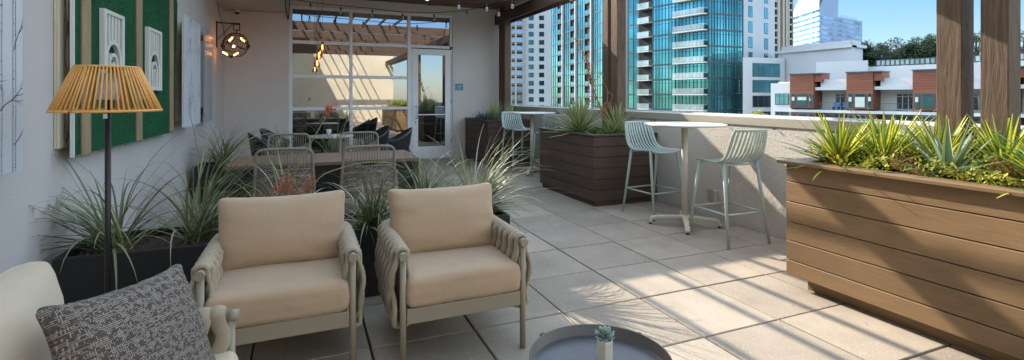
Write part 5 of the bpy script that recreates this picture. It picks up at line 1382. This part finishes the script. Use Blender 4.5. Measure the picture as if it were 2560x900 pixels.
for k in range(24):
    z = zc-1.5-fh*k; b = CF.mb(); glaze(b, CF.L*.04, CF.L*.97, z-2.2, z, .03, 30, .02, .08); b.build('side_glazing', G['psg'], t, world=True)
sA = CF.s(2096); slab(CF, t, zc+.05, zr+34, G['pbp'], 'upper_wall', .1, sA, -.12, .1)
# glass crown: slopes back and up from the ledge, curved rake
b = AF.mb(); K = 8
prof = [(0.3*(i/K)*30-(0), zr+ (i/K)*26*(1-.25*(i/K))) for i in range(K+1)]
for i in range(K):
    (o0, z0_), (o1, z1_) = prof[i], prof[i+1]; n = 18
    for j in range(n):
        a, c = AF.L*j/n+.06, AF.L*(j+1)/n-.06; b.quad((a,-o0,z0_),(c,-o0,z0_),(c,-o1,z1_),(a,-o1,z1_))
b.build('glass_crown', G['greenroof'], t, world=True)
b = AF.mb(); b.box(-.5, AF.L+.5, -.8, .8, zr-.5, zr+.02); b.build('crown_ledge', G['fin'], t, world=True)
b = AF.mb(); b.T = None
m0 = CF.p0+CF.u*CF.s(2101); 
for dx, r_ in ((0,.35),(3.2,.25)):
    b.tube([(m0.x+dx, m0.y+8, ZB), (m0.x+dx, m0.y+8, zr+30)], r_, 6)
for k in range(10): b.tube([(m0.x,m0.y+8,zc+k*5),(m0.x+3.2,m0.y+8,zc+k*5)], .2, 4)
b.build('mast', G['pale'], t, world=True)
for k in range(12): b = CF.mb(); s_ = CF.L*(.56+.035*k); b.tube([(s_,-3,zc-.1),(s_,-3,zc+2.5+random.random()*2)], .18, 4); b.build('roof_pole', G['pale'], t, world=True)

# --- the white podium block and its brown bays
t = thing('white_building', 'white block with a blank cornice storey and teal strip windows', 'building', at(1900,240,86)[:2]+(ZB,) if False else (at(1900,240,86).x, at(1900,240,86).y, ZB))
WA = Face(1857, 90, 1962, 93)
slab(WA, t, ZB, WA.z(1868,143), G['pale'], 'wing_wall', k=.04)
for y0, y1, m_ in ((158,192,'tealwin'),(200,231,'tealwin'),(239,268,'darkwin'),(279,300,'darkwin')):
    s0, s1 = WA.s(1881), WA.s(1949); z1, z0 = WA.z(1900,y0), WA.z(1900,y1); b = WA.mb(); b.box(s0, s1, .01, .06, z0, z1); w_ = b.build('window', G['mull'], t, world=True)
    b = WA.mb(); glaze(b, s0+.08, s1-.08, z0+.08, z1-(.5 if m_ == 'tealwin' else .1), .07, 5, .01, .06); 
    if m_ == 'tealwin': glaze(b, s0+.08, s1-.08, z1-.42, z1-.08, .07, 5, .01, .06)
    b.build('pane', G[m_], w_, world=True)
BL = Face(1945, 95, 2131, 82); BR = Face(2131, 82, 2157, 84)
b = BL.mb(); zt = BL.z(2131,99); zc = BL.z(2131,118)
slab(BL, t, ZB, zc, G['pale'], 'blank_storey', k=.09); slab(BR, t, ZB, zc-.01, G['pale'], 'blank_storey', .01, k=.05); slab(BL, t, zc+.45, zt, G['pale'], 'penthouse', .5, BL.L-.1, -.3, .09); slab(BR, t, zc+.45, zt-.01, G['pale'], 'penthouse', .1, BR.L, -.3, .05)
slab(BL, t, zc+.005, zc+.44, G['fin'], 'cornice', -.2, BL.L+.3, .5, .1); slab(BR, t, zc+.002, zc+.438, G['fin'], 'cornice', .31, BR.L+.3, .5, .05)
b = BL.mb()
for k in range(2): s_ = BL.s(2137)-0*k; 
LW = Face(1975, 82, 2170, 76)
slab(LW, t, ZB, LW.z(2100,153), G['pale'], 'lower_parapet', LW.s(2040), k=.04)
HF = Face(2170, 78, 2700, 60)
b = HF.mb(); b.box(0, HF.L, -12, 0, ZB, HF.z(2200,166)); b.build('terrace_wall', G['white'], t, world=True)
b = HF.mb(); z0, z1 = HF.z(2200,165)+.02, HF.z(2200,150)
n = 34; s0 = HF.s(2190)
glaze(b, s0, HF.L-.5, z0+.1, z1-.1, -.1, n, .0, .1); gr = b.build('roof_glass_rail', G['railglass'], t, world=True)
b = HF.mb(); b.box(s0, HF.L-.5, -.16, -.04, z1-.1, z1); b.box(s0, HF.L-.5, -.16, -.04, z0-.02, z0+.1)
for i in range(n+1): s_ = s0+(HF.L-.5-s0)*i/n; b.box(s_-.06, s_+.06, -.15, -.03, z0, z1-.1)
b.build('rail_frame', G['mull'], gr, world=True)
t2 = thing('bay_building', 'low white apartment block with brown clad bays and recessed balconies', 'building', (at(2100,240,66).x, at(2100,240,66).y, ZB))
DF = Face(1927, 73.2, 2700, 49)
zf = lambda y, px=2120: DF.z(px, y)
zs_top = zf(197); 
b = DF.mb(); b.box(0, DF.L, -9, -2.2, ZB, zf(200)); b.build('back_wall', G['cream_'] if 'cream_' in G else mat('warm_white_render', (.66,.63,.56), .8, .04, .2), t2, world=True)
b = DF.mb(); b.box(0, DF.s(1977), -2.19, .0, ZB, DF.z(1950,208)); b.build('end_wall', G['white'], t2, world=True)
def win(face, s0, s1, z0, z1, o, n, glassm, par, fm='mull', blind=0, tr=True):
    b = face.mb(); b.box(s0, s1, o, o+.05, z0, z1); w_ = b.build('window', G[fm], par, world=True)
    b = face.mb(); zt_ = z1-.42 if tr else z1-.08
    glaze(b, s0+.07, s1-.07, z0+.08, zt_, o+.06, n, .01, .05)
    if tr: glaze(b, s0+.07, s1-.07, zt_+.08, z1-.07, o+.06, n, .01, .05)
    b.build('pane', G[glassm], w_, world=True)
    if blind: b = face.mb(); b.box(s0+.1, s1-.1, o+.062, o+.07, zt_-(zt_-z0)*blind, zt_-.03); b.build('blind', G['blind'], w_, world=True)
win(DF, DF.s(1938), DF.s(1973), zf(264), zf(233), .01, 3, 'tealwin', t2)
win(DF, DF.s(1938), DF.s(1973), zf(300), zf(283), .01, 3, 'darkwin', t2)
# slab line
b = DF.mb(); b.box(DF.s(1975), DF.L, -2.18, .35, zf(283), zf(276)); b.box(DF.s(1977)+.02, DF.L, -2.17, .1, ZB, zf(300)); b.build('floor_band', G['white'], t2, world=True)
bays = ((1979,2050),(2120,2200),(2285,2375),(2466,2566),(2640,2690))
for i, (a, c) in enumerate(bays):
    s0, s1 = DF.s(a), DF.s(c); zt_, zb_ = zf(183), zf(273)
    b = DF.mb(); b.box(s0, s1-.6, -2.18, .5, zf(272), zt_); b.box(s1-.59, s1+.35, -2.18, .35, zf(203), zt_-.02)
    B_ = b.build('brown_bay', G['rust'], t2, world=True)
    b = DF.mb(); b.box(s0-.08, s1+.42, -2.2, .62, zt_+.005, zt_+.16); b.build('coping', G['mull'], B_, world=True)
    b = DF.mb()
    for k in range(1, 8): zz = zf(230)+(zt_-zf(230))*k/8; b.box(s0, s1-.6, .502, .51, zz, zz+.035)
    b.build('board_line', G['rustline'], B_, world=True)
    w_ = s1-.6-s0; z0, z1 = zf(268), zf(234)
    win(DF, s0+w_*.06, s0+w_*.24, z0, z1, .505, 1, 'win', B_, 'mull', .45 if i != 0 else .4)
    win(DF, s0+w_*.31, s0+w_*.74, z0, z1, .505, 1, 'win', B_, 'mull', .98 if i == 1 else (.35 if i != 2 else 0))
    win(DF, s0+w_*.80, s0+w_*.97, z0, z1, .505, 1, 'win', B_, 'mull', .4)
    b = DF.mb(); b.box(s0, s1-.4, -2.16, .3, zf(300), zf(284)); B2 = b.build('brown_bay', G['rust'], t2, world=True)
    win(DF, s0+w_*.06, s0+w_*.24, zf(300), zf(287), .305, 1, 'win', B2); win(DF, s0+w_*.31, s0+w_*.74, zf(300), zf(287), .305, 1, 'win', B2); win(DF, s0+w_*.80, s0+w_*.97, zf(300), zf(287), .305, 1, 'win', B2)
    if i < len(bays)-1:
        n0, n1 = s1+.36, DF.s(bays[i+1][0])-.02
        b = DF.mb(); b.box(n0-.9, n1, -2.19, .2, zf(225), zf(217)); b.box(n0-.4, n1, -2.19, -.3, zf(216.9), zf(197)); B_ = b.build('balcony_roof', G['white'], t2, world=True)
        ww = n1-n0; win(DF, n0+ww*.22, n0+ww*.86, zf(272), zf(234), -2.17, 3, 'darkwin' , t2, 'fin')
        win(DF, n0+ww*.22, n0+ww*.86, zf(302), zf(288), -2.0, 3, 'darkwin' , t2, 'fin')
        b = DF.mb(); z0, z1 = zf(275.5), zf(257)
        b.box(n0-.3, n1, .12, .17, z1-.05, z1); b.box(n0-.3, n1, .12, .17, z0+.05, z0+.1)
        k = 0
        while n0-.25+k*.16 < n1: b.box(n0-.25+k*.16, n0-.235+k*.16, .13, .15, z0+.1, z1-.05); k += 1
        for s_ in (n0-.3, (n0+n1)/2, n1-.05): b.box(s_, s_+.06, .11, .18, z0-.2, z1+.02)
        b.build('balcony_rail', G['mull'], t2, world=True)
# chairs out on one balcony, far away
for i, px in enumerate((2086, 2108)):
    s_ = DF.s(px); z = zf(275.5); tr_ = DF.T(); o = tr_(Vector((s_, -.5, z)))
    q = thing('balcony_chair', ('blue lounge chair on the far balcony, nearer the left brown bay', 'blue lounge chair on the far balcony, nearer the middle brown bay')[i], 'chair', tuple(o))
    b = DF.mb(); b.box(s_-.35, s_+.35, -.8, -.2, z+.38, z+.46); b.box(s_-.35, s_+.35, -.9, -.8, z+.46, z+1.0); b.build('seat_shell', mat('blue_resin', (.08,.25,.5), .5), q, world=True)
    b = DF.mb()
    for a in (-.33,.28): b.box(s_+a, s_+a+.05, -.85, -.2, z, z+.37)
    b.build('leg', G['mull'], q, world=True)

# trees on the roof terrace and a shrub below the parapet line
def tree(label, px, depth, ytop, ybase, rx, seed, mats=('oak','oak2'), n=5200, ls=.30, cat='tree', name='evergreen_tree', light=.12):
    random.seed(seed); base = at(px, ybase, depth); top = at(px, ytop, depth); H = top.z-base.z
    t = thing(name, label, cat, tuple(base)); b = MB()
    b.tube([base, base+Vector((.1,0,H*.3)), base+Vector((.2,.1,H*.75))], [.28*rx/3,.20*rx/3,.06], 7)
    cl = []
    for i in range(26):
        while True:
            v = Vector([random.uniform(-1,1) for _ in range(3)])
            if .25 < v.length < 1: break
        c_ = base+Vector((v.x*rx*.85, v.y*rx*.85, H*(.52+.42*v.z))); cl.append((c_, random.uniform(.22,.42)*rx))
        if i < 9: b.tube([base+Vector((0.1,0,H*.28)), base.lerp(c_,.6)+Vector((0,0,H*.12)), c_], [.09*rx/3,.05*rx/3,.02], 5)
    b.build('trunk', M['bark'], t, world=True)
    b = MB()
    for i in range(n):
        c_, r_ = random.choice(cl); v = Vector([random.gauss(0,1) for _ in range(3)]).normalized()*r_*random.random()**.35; v.z *= .75; p = c_+v
        d = Vector([random.uniform(-1,1) for _ in range(3)]).normalized(); s_ = d.orthogonal().normalized(); l = ls*random.uniform(.5,1.2)
        b.add([p, p+d*l*.5-s_*l*.25, p+d*l, p+d*l*.5+s_*l*.25], [(0,1,2,3)], 1 if random.random() < light else 0)
    b.build('crown', [M[m_] for m_ in mats], t, world=True)
tree('dark evergreen roof terrace tree next to the blank white storey', 2190, 86, 103, 172, 3.3, 1, n=7500, ls=.4)
tree('dark evergreen roof terrace tree, second from the blank white storey', 2246, 88, 97, 172, 3.8, 2, n=7500, ls=.4)
tree('dark evergreen roof terrace tree between the second one and the timber post', 2300, 86, 93, 172, 3.6, 3, n=7500, ls=.4, light=.25)
tree('tall evergreen tree mostly hidden behind the farther timber post', 2350, 84, 82, 172, 3.6, 4, n=7500, ls=.4, light=.3)
tree('bright green tree glimpsed in the gap between the two timber posts', 2440, 80, 68, 176, 3.4, 5, light=.6)
tree('dark green tree beyond the nearer timber post at the photo edge', 2560, 76, 66, 178, 3.2, 6, light=.4)
tree('small yellow green bush just above the parapet before the white wing', 1894, 76, 277, 312, 1.6, 7, ('cg_g','sed_y'), 1500, .3, 'bush', 'bush', .5)
